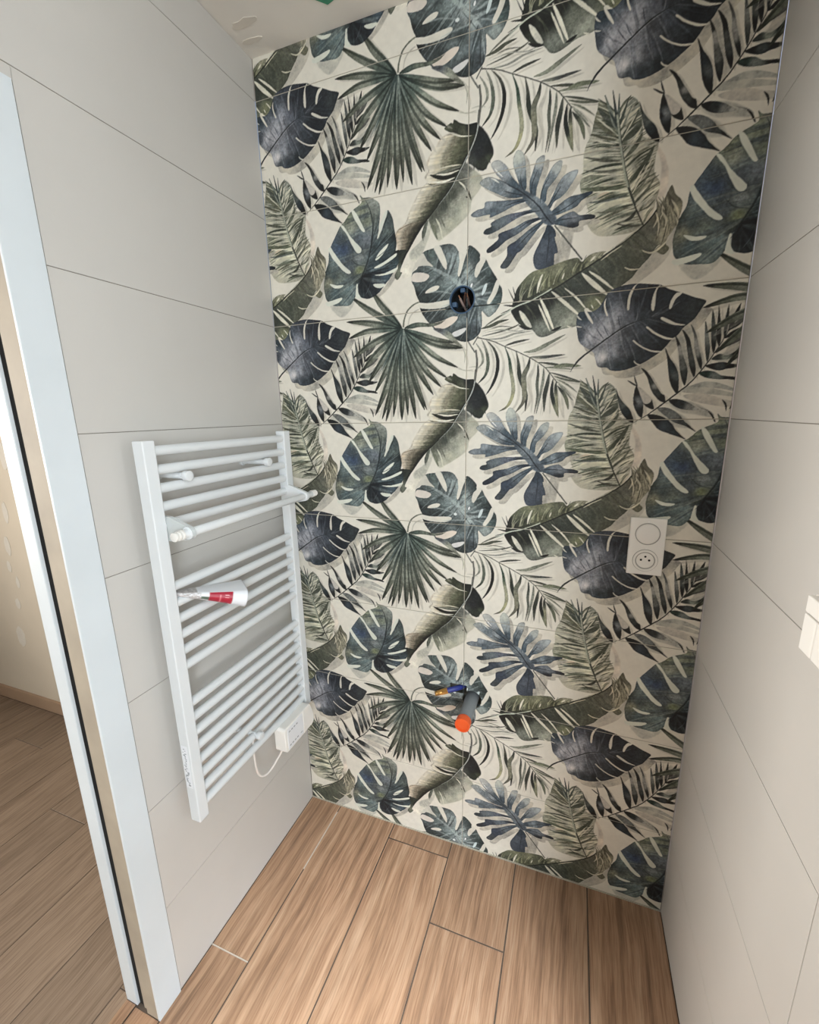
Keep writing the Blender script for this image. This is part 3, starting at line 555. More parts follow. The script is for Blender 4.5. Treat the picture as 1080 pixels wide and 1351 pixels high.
    for tx, ty, w, b in tips: blade(tx + 6, ty + 3, w, b, SH, alpha=0.45, soft=1)
    r = np.random.RandomState(11)
    for tx, ty, w, b in tips:
        v = r.uniform(0.9, 1.15)
        blade(tx, ty, w, b, [(0.06, (46, 66, 62)), (0.3, tuple(v * np.array((88, 102, 90)))), (0.6, tuple(v * np.array((126, 130, 112)))), (0.85, (100, 104, 86)), (0.98, (62, 66, 54))], noise=0.2, edge=0.12, er=2)
    for tx, ty, w, b in tips:
        blade(tx, ty, w * .32, b, [(0.1, (36, 50, 46)), (0.6, (70, 78, 66)), (0.95, (52, 56, 46))], ox=w * 0.2, alpha=0.8, noise=0.1)
    for i in range(26):
        a = math.radians(r.uniform(62, 128)); ln = r.uniform(40, 80)
        stroke([(cx, cy), (cx + math.cos(a) * ln, cy + math.sin(a) * ln)], r.uniform(1.5, 3.5), 'px', (42, 60, 58) if r.rand() < .6 else (130, 140, 126), prof='taper', alpha=0.6)
    fill([(345, 422), (420, 380), (500, 364), (640, 374), (760, 345), (800, 312), (740, 370), (640, 405), (500, 412), (420, 430)], 'c2', [(400, 410, (70, 84, 74)), (560, 390, (112, 120, 102)), (740, 360, (134, 136, 116))], edge=0.2)
    fill([(650, 432), (740, 428), (830, 470), (900, 550), (962, 628), (880, 590), (760, 500)], 'c2', [(700, 450, (84, 88, 90)), (840, 530, (140, 142, 120)), (930, 600, (120, 120, 100))], alpha=0.85)
    stroke([(335, 415), (345, 330), (380, 240), (440, 180), (500, 148)], 15, 'c2', (126, 128, 108), prof='const'); stroke([(385, 400), (400, 320), (440, 260), (500, 225)], 12, 'c2', SH, prof='const', alpha=0.6)
    stroke([(960, 630), (985, 700), (980, 790)], 7, 'c2', (150, 148, 128)); stroke([(905, 835), (980, 870), (1080, 860)], 7, 'c2', (170, 166, 146))

    # ---------- blue philodendron (G)
    p0, p1, p2, p3 = (158, 163, 156), (112, 123, 126), (76, 92, 101), (52, 65, 76)
    lobes = [([(455, 375), (350, 370), (250, 322), (145, 258), (120, 220), (185, 195), (270, 232), (370, 292), (470, 345)], [(150, 225, p0), (260, 280, p1), (400, 350, p2), (330, 300, (136, 144, 144))]),
             ([(410, 325), (330, 275), (250, 195), (205, 115), (255, 92), (320, 140), (362, 220), (430, 305)], [(240, 130, (172, 172, 164)), (300, 200, (134, 140, 140)), (390, 290, p2)]),
             ([(440, 330), (398, 225), (372, 125), (400, 55), (445, 70), (468, 140), (472, 220), (475, 320)], [(415, 100, (168, 170, 158)), (430, 200, (134, 142, 140)), (450, 300, p2)]),
             ([(508, 375), (498, 290), (525, 215), (555, 140), (612, 122), (604, 195), (574, 280), (552, 340), (545, 390)], [(580, 160, (168, 170, 162)), (545, 250, p1), (520, 340, p2)]),
             ([(578, 450), (588, 360), (630, 270), (690, 192), (745, 182), (732, 250), (684, 312), (634, 362), (622, 435)], [(715, 215, (162, 166, 158)), (640, 300, p1), (600, 410, p2)]),
             ([(635, 490), (678, 402), (718, 332), (768, 282), (850, 262), (865, 285), (812, 362), (752, 422), (686, 452), (660, 490)], [(830, 290, (150, 156, 154)), (740, 360, (128, 137, 138)), (660, 460, p2)]),
             ([(650, 530), (720, 482), (800, 440), (880, 434), (965, 430), (972, 446), (892, 482), (852, 516), (762, 537), (690, 548)], [(940, 440, p3), (860, 470, (80, 92, 98)), (770, 500, (112, 124, 128)), (690, 530, p2)]),
             ([(680, 600), (740, 562), (830, 542), (880, 578), (960, 585), (998, 600), (982, 620), (882, 617), (872, 648), (822, 655), (756, 632)], [(970, 600, (44, 50, 56)), (840, 600, (116, 122, 126)), (830, 645, (40, 46, 54)), (720, 590, p2), (780, 570, (104, 112, 118))]),
             ([(640, 600), (690, 640), (702, 690), (692, 700), (716, 800), (690, 815), (682, 890), (610, 900), (550, 890), (528, 810), (572, 720), (612, 650)], [(640, 640, p3), (600, 760, (96, 107, 118)), (660, 780, (70, 79, 90)), (620, 870, (70, 80, 92)), (560, 820, (82, 92, 102))]),
             ([(620, 562), (540, 642), (440, 742), (402, 762), (340, 838), (300, 848), (278, 826), (328, 762), (333, 700), (400, 668), (480, 620), (560, 580)], [(310, 820, (70, 76, 78)), (370, 720, (60, 70, 84)), (470, 660, (96, 107, 112)), (580, 590, p2)]),
             ([(620, 548), (520, 572), (420, 622), (320, 658), (250, 702), (185, 720), (176, 692), (258, 640), (268, 600), (380, 578), (480, 545), (600, 538)], [(210, 700, (48, 55, 62)), (290, 630, (64, 73, 84)), (420, 590, (100, 110, 116)), (580, 550, p3)]),
             ([(580, 496), (480, 502), (390, 522), (280, 567), (190, 592), (148, 578), (165, 552), (205, 542), (212, 512), (330, 480), (440, 478), (560, 478)], [(180, 570, (64, 76, 80)), (260, 530, (104, 114, 116)), (400, 500, (98, 104, 114)), (540, 488, p2)]),
             ([(480, 412), (380, 427), (290, 457), (200, 477), (192, 455), (90, 457), (50, 434), (100, 408), (152, 402), (166, 364), (260, 374), (380, 384), (475, 392)], [(80, 435, (120, 128, 130)), (190, 390, (130, 138, 140)), (210, 440, (84, 96, 102)), (330, 410, (104, 115, 120)), (450, 400, p2)])]
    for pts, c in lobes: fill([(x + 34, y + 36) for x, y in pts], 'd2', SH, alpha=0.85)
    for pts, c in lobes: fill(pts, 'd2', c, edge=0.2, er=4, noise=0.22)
    fill([(420, 315), (520, 372), (600, 432), (660, 505), (705, 565), (690, 606), (620, 595), (540, 502), (465, 415)], 'd2', [(470, 370, (84, 96, 104)), (580, 460, (108, 119, 124)), (660, 560, (84, 95, 103)), (520, 430, (116, 126, 128))], noise=0.25, soft=2)
    vein = (42, 50, 58)
    stroke([(265, 225), (360, 290), (450, 352), (560, 452), (630, 552), (685, 612)], 13, 'd2', vein, prof='grow', alpha=0.9)
    for pts in ([(430, 220), (435, 290), (460, 345)], [(560, 210), (520, 300), (512, 380)], [(650, 270), (595, 360), (578, 450)], [(740, 350), (680, 430), (630, 480)], [(290, 310), (400, 350), (470, 372)], [(300, 420), (400, 405), (500, 410)],
                [(380, 505), (480, 492), (590, 495)], [(400, 600), (500, 555), (630, 552)], [(880, 460), (760, 515), (660, 540)], [(860, 590), (760, 585), (680, 590)], [(400, 720), (500, 640), (610, 580)], [(625, 870), (645, 740), (650, 620)]):
        stroke(pts, 7, 'd2', vein, alpha=0.75)
    stroke([(230, 145), (260, 180), (298, 218)], 9, 'd2', (216, 214, 204)); stroke([(200, 205), (240, 228), (268, 252)], 11, 'd2', (205, 203, 192))
    stroke([(690, 615), (780, 730), (900, 885)], 11, 'd2', (92, 94, 82), prof='const')

    # ---------- long olive leaf (I)
    up = [(40, 575), (48, 520), (62, 480), (100, 440), (140, 410), (175, 400), (230, 396), (290, 385), (330, 378), (420, 372), (450, 398), (490, 372), (540, 362), (600, 372), (520, 425), (440, 452), (300, 512), (160, 560)]
    fill(up, 'd7', [(70, 520, (48, 52, 44)), (110, 470, (92, 96, 72)), (200, 430, (124, 126, 92)), (160, 520, (56, 60, 46)), (300, 420, (136, 136, 102)), (280, 480, (92, 94, 64)), (400, 400, (104, 106, 80)), (430, 430, (80, 82, 58)), (540, 390, (150, 146, 118))], noise=0.2)
    r = np.random.RandomState(21)
    for i in range(44):
        t = r.rand(); a = np.array([60 + t * 500, 560 - t * 150]); d = np.array([r.uniform(10, 60), -r.uniform(50, 120) * (1 - 0.45 * t)])
        stroke([a, a + d * .5 + (-8, 0), a + d], r.uniform(6, 14), 'd7', [(60, 64, 48), (150, 150, 108), (100, 102, 70), (190, 186, 150)][r.randint(4)], prof='taper', alpha=0.55)
    lo = [(32, 580), (48, 640), (95, 690), (150, 715), (190, 760), (240, 768), (330, 745), (420, 740), (445, 690), (490, 665), (530, 690), (560, 660), (600, 640), (612, 604), (650, 585), (700, 560), (745, 535), (790, 490), (850, 440), (905, 385),
          (960, 420), (945, 370), (1010, 285), (1040, 182), (1000, 130), (975, 78), (930, 150), (880, 205), (820, 262), (700, 332), (560, 402), (440, 452), (300, 512), (160, 560)]
    fill(lo, 'd7', [(60, 600, (34, 37, 32)), (100, 660, (66, 70, 58)), (170, 620, (40, 43, 37)), (200, 720, (124, 128, 112)), (240, 580, (44, 48, 42)), (320, 640, (112, 116, 98)), (380, 710, (150, 152, 132)), (380, 560, (62, 68, 58)), (460, 530, (66, 72, 62)), (560, 560, (72, 78, 64)),
         (540, 640, (116, 118, 84)), (620, 480, (78, 83, 68)), (720, 430, (82, 86, 70)), (700, 530, (92, 95, 76)), (780, 360, (98, 98, 82)), (840, 400, (90, 92, 78)), (860, 300, (92, 92, 78)), (900, 240, (84, 80, 64)), (950, 260, (150, 144, 116)), (980, 160, (104, 100, 80)),
         (930, 330, (158, 150, 122)), (1000, 220, (150, 144, 116))], noise=0.18, edge=0.1)
    for i in range(60):
        t = r.uniform(0.05, 0.95); a = np.array([40 + t * 800, 590 - t * 320]); d = np.array([r.uniform(40, 120), r.uniform(60, 150)])
        stroke([a, a + d * .5 + (10, -6), a + d], r.uniform(5, 13), 'd7', [(58, 62, 50), (110, 112, 84), (80, 84, 64)][r.randint(3)], prof='taper', alpha=0.35)
    for i in range(34):
        a = np.array([880 + r.rand() * 100, 210 - r.rand() * 110]); d = np.array([r.uniform(-30, 60), r.uniform(90, 190)])
        a = a + (0, 10)
        stroke([a, a + d * .5 + (14, 0), a + d * .95], r.uniform(7, 14), 'd7', [(84, 80, 62), (196, 188, 164), (150, 144, 116), (110, 106, 84)][r.randint(4)], alpha=0.75)
    fill([(870, 415), (925, 385), (965, 412), (930, 442), (890, 420)], 'd7', (110, 108, 84)); stroke([(800, 395), (860, 420), (920, 395), (960, 360)], 12, 'd7', (198, 192, 170)); stroke([(700, 470), (740, 490), (790, 494)], 9, 'd7', (206, 200, 178))
    bgx = (210, 206, 188)
    for pts, w in (([(198, 548), (240, 640), (285, 745)], 20), ([(190, 585), (225, 660), (262, 745)], 13), ([(265, 525), (350, 605), (445, 695)], 20), ([(345, 522), (420, 590), (480, 665)], 12), ([(448, 458), (520, 530), (605, 605)], 28), ([(490, 455), (560, 510), (645, 585)], 16),
                   ([(215, 425), (195, 470), (180, 525)], 15), ([(345, 440), (330, 475)], 10), ([(530, 610), (550, 630), (572, 660)], 8), ([(505, 640), (520, 665)], 8), ([(440, 690), (460, 720), (430, 760)], 10), ([(500, 405), (530, 380)], 12), ([(570, 385), (620, 360), (680, 345)], 10), ([(360, 730), (400, 752)], 9)):
        stroke(pts, w, 'd7', bgx)
    fill([(75, 600), (112, 632), (152, 702), (120, 692), (88, 645)], 'd7', bgx); fill([(470, 655), (500, 670), (522, 735), (508, 748), (480, 700)], 'd7', (200, 196, 180))
    stroke([(270, 742), (300, 738), (330, 728)], 16, 'd7', (36, 40, 34)); stroke([(70, 680), (110, 702), (155, 716)], 14, 'd7', (34, 38, 33))
    for a, b, w in (((55, 565), (8, 470), 8), ((60, 550), (35, 462), 9), ((72, 545), (72, 465), 8), ((40, 570), (-20, 556), 12), ((30, 585), (-40, 600), 7)):
        stroke([a, b], w, 'd7', (40, 43, 37), prof='taper')
    stroke([(-30, 612), (60, 575), (160, 555), (270, 515)], 8, 'd7', (176, 180, 162), prof='const'); stroke([(150, 565), (300, 512), (440, 452), (560, 400), (700, 330), (820, 262), (890, 195)], 8, 'd7', (44, 47, 38), prof='const')
    stroke([(690, 350), (620, 380), (560, 412)], 8, 'd7', (190, 184, 160)); stroke([(800, 262), (720, 315), (640, 355)], 9, 'd7', (176, 172, 148), alpha=0.9)

    # ---------- slate leaf (A)
    fill(A_OUT, 'd5', [(110, 330, (52, 66, 74)), (150, 480, (176, 174, 174)), (340, 330, (146, 148, 153)), (300, 400, (168, 168, 170)), (260, 250, (62, 72, 80)), (400, 130, (54, 60, 68)), (560, 200, (50, 56, 65)), (430, 330, (92, 97, 106)), (800, 200, (46, 52, 58)), (700, 150, (44, 50, 57)),
         (940, 270, (60, 66, 68)), (800, 330, (44, 51, 56)), (700, 430, (40, 46, 54)), (600, 480, (60, 67, 75)), (560, 360, (62, 70, 78)), (420, 560, (84, 90, 98)), (330, 590, (140, 142, 146)), (250, 640, (178, 174, 170)), (350, 715, (48, 57, 63)), (290, 690, (70, 78, 82)), (600, 620, (50, 57, 64)),
         (480, 680, (46, 55, 60)), (230, 480, (160, 158, 160)), (80, 470, (72, 80, 88)), (700, 560, (42, 49, 55))], noise=0.3, edge=0.14, er=4, power=2.6, keep=True)
    veins([(170, 578), (300, 482), (420, 402), (520, 360), (600, 335), (760, 280)], [(0.05, 70, 430), (0.1, 60, 340), (0.2, 150, 290), (0.3, 270, 180), (0.42, 400, 100), (0.55, 560, 90), (0.7, 720, 110), (0.85, 880, 170), (0.1, 210, 690), (0.22, 330, 730), (0.35, 470, 700), (0.5, 610, 640), (0.62, 730, 540), (0.75, 830, 440), (0.9, 930, 340)], 'd5', [(44, 51, 60), (150, 152, 158), (168, 168, 172), (96, 102, 112)], w=14, n_sub=4, seed=31, alpha=0.26)
    lt = (204, 200, 186)
    for pts in ([(524, 80), (502, 100), (478, 150), (462, 200), (452, 275), (438, 272), (442, 205), (460, 145), (490, 100)], [(690, 92), (662, 130), (652, 190), (648, 240), (636, 284), (618, 270), (622, 210), (640, 150), (665, 105)], [(850, 150), (800, 200), (768, 266), (752, 262), (770, 200), (806, 152)],
                [(872, 388), (800, 374), (740, 345), (700, 330), (690, 344), (720, 366), (780, 388), (840, 394)], [(790, 492), (720, 478), (650, 445), (590, 402), (584, 414), (640, 458), (710, 492), (760, 500)], [(700, 588), (620, 580), (540, 545), (490, 505), (482, 514), (530, 552), (610, 590), (670, 596)],
                [(540, 690), (510, 678), (488, 656), (492, 674), (520, 694)], [(118, 268), (150, 310), (182, 370), (176, 382), (150, 350), (122, 300)], [(282, 190), (274, 230), (282, 280), (294, 316), (284, 322), (266, 275), (264, 225)], [(60, 398), (90, 404), (100, 410), (66, 408)], [(62, 320), (90, 345), (98, 356), (70, 342)]):
        fill(pts, 'd5', lt, noise=0.05)
    stroke([(10, 745), (45, 690), (90, 640), (170, 578), (300, 482), (420, 402), (520, 360), (600, 335)], 15, 'd5', (52, 57, 60), prof='tail'); stroke([(190, 575), (300, 492), (420, 412), (500, 378)], 5, 'd5', (150, 152, 154), alpha=0.7)
    for pts in ([(370, 320), (378, 370), (390, 420)], [(262, 395), (280, 440), (302, 478)], [(205, 415), (235, 460), (262, 495)], [(520, 260), (525, 310), (530, 355)]): stroke(pts, 8, 'd5', (70, 75, 84), alpha=0.8)

    # ---------- split monstera (F)
    F_OUT = [(490, 62), (522, 90), (582, 95), (640, 130), (677, 172), (682, 250), (668, 380), (668, 440), (700, 385), (732, 290), (757, 233), (800, 310), (816, 400), (836, 500), (838, 545), (830, 590), (860, 588), (852, 622), (858, 682), (835, 738), (800, 782), (770, 820), (720, 870), (680, 912), (620, 946), (560, 956), (495, 932),
             (470, 890), (455, 880), (440, 920), (390, 982), (300, 975), (230, 960), (168, 905), (148, 845), (140, 780), (150, 705), (162, 640), (186, 580), (192, 490), (220, 430), (260, 360), (302, 290), (340, 262), (400, 190), (472, 150), (505, 120)]
    fill(F_OUT, 'c5', [(500, 160, (132, 138, 108)), (400, 320, (148, 152, 130)), (370, 250, (112, 118, 92)), (560, 300, (122, 130, 108)), (630, 200, (132, 138, 126)), (600, 130, (150, 154, 140)), (300, 430, (76, 90, 98)), (330, 500, (58, 74, 100)), (290, 480, (64, 82, 104)), (250, 600, (102, 117, 114)), (230, 700, (84, 100, 97)), (480, 620, (148, 155, 150)),
         (560, 450, (116, 124, 130)), (480, 420, (84, 94, 100)), (480, 700, (126, 134, 92)), (400, 660, (92, 102, 108)), (300, 740, (106, 116, 104)), (190, 760, (150, 150, 122)), (250, 860, (74, 92, 94)), (380, 870, (104, 124, 122)), (350, 950, (112, 128, 122)), (160, 650, (60, 70, 66)), (740, 330, (80, 94, 93)), (770, 420, (108, 122, 114)), (650, 530, (70, 86, 88)),
         (640, 400, (120, 130, 122)), (780, 560, (72, 88, 90)), (820, 470, (40, 50, 50)), (700, 660, (48, 61, 66)), (600, 680, (52, 64, 70)), (560, 860, (40, 44, 52)), (520, 790, (26, 30, 36)), (740, 815, (76, 94, 104)), (820, 690, (58, 74, 77)), (640, 900, (50, 57, 64)), (850, 610, (40, 46, 44)), (620, 820, (56, 70, 78))], noise=0.3, edge=0.12, er=4, power=2.6, keep=True)
    veins([(540, 100), (590, 220), (612, 350), (594, 520), (560, 640), (505, 755), (470, 850)], [(0.1, 400, 190), (0.2, 310, 290), (0.35, 220, 420), (0.5, 170, 580), (0.65, 140, 720), (0.8, 160, 880), (0.9, 320, 980)], 'c5', [(62, 76, 84), (150, 156, 140), (80, 96, 100), (48, 60, 72)], w=16, n_sub=6, seed=32, alpha=0.3)
    veins([(600, 480), (560, 640), (520, 740), (510, 790)], [(0.0, 680, 180), (0.1, 757, 233), (0.25, 815, 400), (0.4, 838, 540), (0.6, 858, 640), (0.7, 830, 740), (0.85, 740, 860), (0.95, 620, 946), (1.0, 520, 930)], 'c5', [(34, 44, 48), (24, 30, 36), (130, 142, 138), (96, 112, 112)], w=13, n_sub=7, seed=33, alpha=0.42)
    lt = (206, 207, 193)
    for pts in ([(405, 172), (432, 180), (472, 240), (512, 320), (537, 372), (515, 376), (470, 312), (428, 240)], [(302, 285), (335, 300), (400, 400), (470, 480), (502, 520), (492, 550), (455, 542), (410, 470), (360, 370), (325, 325)], [(186, 470), (205, 455), (222, 480), (262, 540), (322, 622), (397, 696), (380, 712), (330, 682), (270, 612), (215, 540)],
                [(195, 768), (260, 790), (328, 800), (300, 820), (240, 812)], [(155, 925), (220, 915), (305, 904), (312, 922), (270, 947), (185, 958)], [(636, 628), (680, 570), (758, 518), (732, 572), (682, 622), (645, 642)], [(628, 698), (720, 665), (832, 612), (830, 640), (760, 675), (690, 703), (640, 708)], [(628, 764), (730, 763), (845, 735), (820, 768), (770, 778), (690, 780)],
                [(612, 843), (660, 843), (728, 860), (690, 884), (640, 872)], [(652, 455), (672, 380), (690, 320), (732, 240), (752, 240), (735, 300), (700, 375), (670, 445)], [(453, 818), (468, 822), (472, 890), (500, 945), (470, 940), (444, 920)]):
        fill(pts, 'c5', lt, noise=0.05)
    stroke([(540, 100), (590, 220), (612, 350), (594, 520), (560, 640), (505, 755), (460, 850)], 13, 'c5', (44, 53, 56), alpha=0.8)
    for pts, c in (([(380, 560), (450, 640), (540, 670)], (58, 70, 70)), ([(330, 380), (390, 480), (470, 560)], (70, 80, 84)), ([(760, 260), (700, 420), (620, 560)], (58, 72, 72)), ([(820, 480), (720, 580), (600, 640)], (44, 56, 58)), ([(850, 660), (720, 720), (560, 740)], (40, 52, 56)), ([(540, 920), (575, 860), (590, 800)], (120, 128, 132)), ([(620, 240), (610, 320), (640, 440)], (84, 96, 90))):
        stroke(pts, 7, 'c5', c, alpha=0.6)
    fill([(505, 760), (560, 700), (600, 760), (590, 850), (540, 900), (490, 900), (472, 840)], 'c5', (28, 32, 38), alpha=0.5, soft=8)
paint()
_c = canvas.copy()
_g = _c @ np.array([0.3, 0.59, 0.11], np.float32)
_sat = 0.68 + 0.32 * np.clip((_g - 150) / 50, 0, 1)
_c = _g[..., None] + (_c - _g[..., None]) * _sat[..., None]
for ax in (0, 1): _c = (np.roll(_c, 1, ax) + _c * 1.4 + np.roll(_c, -1, ax)) / 3.4
_ink = np.clip((195 - _g) / 60, 0, 1)
_fine = (0.5 * _noise(450, 300) + 0.5 * _noise(180, 120)) - 0.5
_c = _c * (1 + 0.34 * _fine * _ink)[..., None]
_lo = np.stack([blur(np.pad(_c[..., k], 10, mode='wrap'), 9)[10:-10, 10:-10] for k in range(3)], -1)
_c = np.clip(_c + 0.38 * (_c - _lo) * np.minimum(1, _ink + 0.25)[..., None], 6, 225)
_c = PBG * (_c / PBG) ** 1.16
PRINT = (lin(_c) / lin(PBG) * np.array([0.76, 0.725, 0.635])).astype(np.float32)
PRINT = np.clip(PRINT, 0.012, 0.9)
# ------------------------------------------------------------------ back wall: slab + printed tiles
HOLE1 = (0.6065, 1.8012, 0.0345)            # electrical box
HOLE2 = (0.6480, 0.6000, 0.0310)            # drain pipe
SLOT2 = (0.5750, 0.6300, 0.6150, 0.6460)    # slot for the water pipe (x0,x1,z0,z1)
def in_hole(X, Z):
    h = ((X - HOLE1[0]) ** 2 + (Z - HOLE1[1]) ** 2) < HOLE1[2] ** 2
    h |= ((X - HOLE2[0]) ** 2 + (Z - HOLE2[1]) ** 2) < HOLE2[2] ** 2
    h |= (X > SLOT2[0]) & (X < SLOT2[1]) & (Z > SLOT2[2]) & (Z < SLOT2[3])
    return h
STEP = 0.00145
def tile_mesh(x0, x1, z0, z1, zphase, hole=False):
    """front face of a printed tile as a colour-carrying grid; local z = 0 at the tile's lower edge"""
    nx = int(round((x1 - x0) / STEP)) + 1; nz = int(round((z1 - z0) / STEP)) + 1
    xs = np.linspace(x0, x1, nx); zs = np.linspace(z0, z1, nz)
    Z, X = np.meshgrid(zs, xs, indexing='ij')
    Y = np.zeros_like(X); Y[0] = Y[-1] = 0.0006; Y[:, 0] = Y[:, -1] = 0.0006
    u = (((X - XJ) / PX) % CW); v = (((Z - ZJ(4)) / PX) % CH)
    cols = PRINT[v.astype(int) % CH, u.astype(int) % CW].reshape(-1, 3)
    co = np.stack([X, Y, Z - zphase], -1).reshape(-1, 3)
    i = np.arange(nz * nx).reshape(nz, nx)
    q = np.stack([i[:-1, :-1], i[:-1, 1:], i[1:, 1:], i[1:, :-1]], -1).reshape(-1, 4)
    if hole:
        cx = (X[:-1, :-1] + X[1:, 1:]) / 2; cz = (Z[:-1, :-1] + Z[1:, 1:]) / 2
        q = q[~in_hole(cx, cz).reshape(-1)]
    # skirt
    ring = np.concatenate([i[0, :], i[1:, -1], i[-1, -2::-1], i[-2:0:-1, 0]])
    sk = co[ring].copy(); sk[:, 1] = 0.004; n0 = len(co); k = len(ring); r2 = n0 + np.arange(k)
    q = np.concatenate([q, np.stack([ring, r2, np.roll(r2, -1), np.roll(ring, -1)], -1)])
    co = np.concatenate([co, sk]); cols = np.concatenate([cols, cols[ring]])
    me = bpy.data.meshes.new('tile')
    me.vertices.add(len(co)); me.vertices.foreach_set('co', co.astype(np.float32).ravel())
    me.loops.add(len(q) * 4); me.loops.foreach_set('vertex_index', q.astype(np.int32).ravel())
    me.polygons.add(len(q)); me.polygons.foreach_set('loop_start', np.arange(0, len(q) * 4, 4, dtype=np.int32))
    me.update(calc_edges=True)
    a = me.color_attributes.new('print', 'FLOAT_COLOR', 'POINT')
    a.data.foreach_set('color', np.concatenate([cols, np.ones((len(cols), 1))], 1).astype(np.float32).ravel())
    me.materials.append(MATS['leaf_print'])
    return me
# slab with two windows for the wall openings
b = B(); T0, T1 = 0.0012, 0.14
wx0, wx1 = 0.56, 0.70
for z0, z1 in ((0.0, 0.555), (0.665, 1.755), (1.85, ZC)): b.box(0, XR, T0, T1, z0, z1)
for z0, z1 in ((0.555, 0.665), (1.755, 1.85)):
    b.box(0, wx0, T0, T1, z0, z1); b.box(wx1, XR, T0, T1, z0, z1); b.box(wx0, wx1, 0.08, T1, z0, z1)
wall_back = tag(b.out('wall_back', 'grout', smooth=False), kind='structure', label='back wall clad in leaf-printed tiles')
cache = {}
cols2 = ((0.0015, XJ - G / 2), (XJ + G / 2, XR - 0.0015))
for ci, (xa, xb) in enumerate(cols2):
    for row in range(-1, 8):
        top = ZC if row == -1 else ZJ(row) - G / 2
        bot = ZJ(0) + G / 2 if row == -1 else (0.0015 if row == 7 else ZJ(row + 1) + G / 2)
        hole = row in (1, 2, 5, 6)
        key = (ci, 'r', row) if hole or row in (-1, 7) else (ci, row % 2)
        if key not in cache: cache[key] = tile_mesh(xa, xb, bot, top, bot, hole)
        t = obj('tile', cache[key], None, wall_back, (0, 0, bot))
b = B(); b.box(0.0, XR, -0.003, 0.0, 0.0, 0.004); b.out('sealant_joint', 'grout', wall_back)

# ------------------------------------------------------------------ left wall (door opening y -1.5..-0.712), right wall, other walls
DY0, DY1, DZ = -0.712, -1.52, 2.0
YB = -3.0
PE = -0.80   # free end of the partition
b = B()
b.box(-0.12, -0.0012, DY0 + 0.04, 0.0, 0.0, ZC); b.box(-0.12, -0.0012, DY1, DY0 + 0.04, DZ + 0.05, ZC); b.box(-0.12, -0.0012, YB, DY1, 0, ZC)
wall_left = tag(b.out('wall_left', 'grout_dark', smooth=False), kind='structure', label='left wall of plain greige tiles with a doorway')
b = B(); b.box(XR + 0.0012, XR + 0.1, PE, 0.0, 0.0, ZC)
wall_right = tag(b.out('wall_right', 'grout_dark', smooth=False), kind='structure', label='right partition wall of plain greige tiles')
def plain_tile(parent, side, y0, y1, z0, z1, notch=None):
    bb = B()
    x0, x1 = (-0.004, 0.0) if side == 'l' else (XR, XR + 0.004)
    g = 0.0016
    bb.box(x0, x1, y0 + g / 2, y1 - g / 2, z0 + g / 2, z1 - g / 2, bev=0.0003, seg=1)
    if notch: bb.box(x0, x1, notch[0] + G / 2, y0 + G / 2 + .001, notch[1], z1 - G / 2, bev=0.0004, seg=1)
    bb.out('tile', 'greige_tile', parent, smooth=False)
TRIM_R, TRIM_L, TRIM_TOP = -0.6465, -0.7135, 2.061
rows = [(ZJ(0), ZC)] + [(ZJ(k + 1), ZJ(k)) for k in range(7)] + [(0.0, ZJ(7))]
for i, (z0, z1) in enumerate(rows):
    if z0 > TRIM_TOP:
        plain_tile(wall_left, 'l', -0.9, 0.0, z0, z1); plain_tile(wall_left, 'l', -1.8, -0.9, z0, z1)
    elif z1 > TRIM_TOP:
        plain_tile(wall_left, 'l', TRIM_R, 0.0, z0, z1, notch=(-0.9, TRIM_TOP + 0.001))
    else:
        plain_tile(wall_left, 'l', TRIM_R, 0.0, z0, z1)
    cut = -0.6272 if i in (6, 2) else PE
    plain_tile(wall_right, 'r', cut, 0.0, z0, z1)
    if cut > PE: plain_tile(wall_right, 'r', PE, cut, z0, z1)

# rest of the bathroom behind the camera and the hall: plain plastered shells with real window openings
XE = 2.8
b = B(); wx = (1.88, 2.52); wz = (1.0, 2.2)
b.box(-0.0, wx[0], YB - 0.2, YB, 0, ZC); b.box(wx[1], XE, YB - 0.2, YB, 0, ZC); b.box(wx[0], wx[1], YB - 0.2, YB, 0, wz[0]); b.box(wx[0], wx[1], YB - 0.2, YB, wz[1], ZC)
tag(b.out('wall_rear', 'plaster', smooth=False), kind='structure', label='plastered rear wall with a window opening')
b = B(); b.box(XE, XE + 0.1, YB, -1.75, 0, ZC); b.box(XE, XE + 0.1, -0.95, PE, 0, ZC); b.box(XE, XE + 0.1, -1.75, -0.95, 0, 0.9); b.box(XE, XE + 0.1, -1.75, -0.95, 2.15, ZC); b.box(XR + 0.1, XE + 0.1, PE, PE + 0.1, 0, ZC)
tag(b.out('wall_side', 'plaster', smooth=False), kind='structure', label='plastered side wall beyond the partition')
b = B()
for z in (wz[0], wz[1] - 0.06): b.box(wx[0], wx[1], YB - 0.16, YB - 0.10, z, z + 0.06, bev=0.004)
for x in (wx[0], wx[1] - 0.06, (wx[0] + wx[1]) / 2 - 0.04): b.box(x, x + 0.06, YB - 0.16, YB - 0.10, wz[0] + 0.06, wz[1] - 0.06, bev=0.004)
tag(b.out('window_1', 'white_paint'), kind='structure', label='white framed bathroom window')

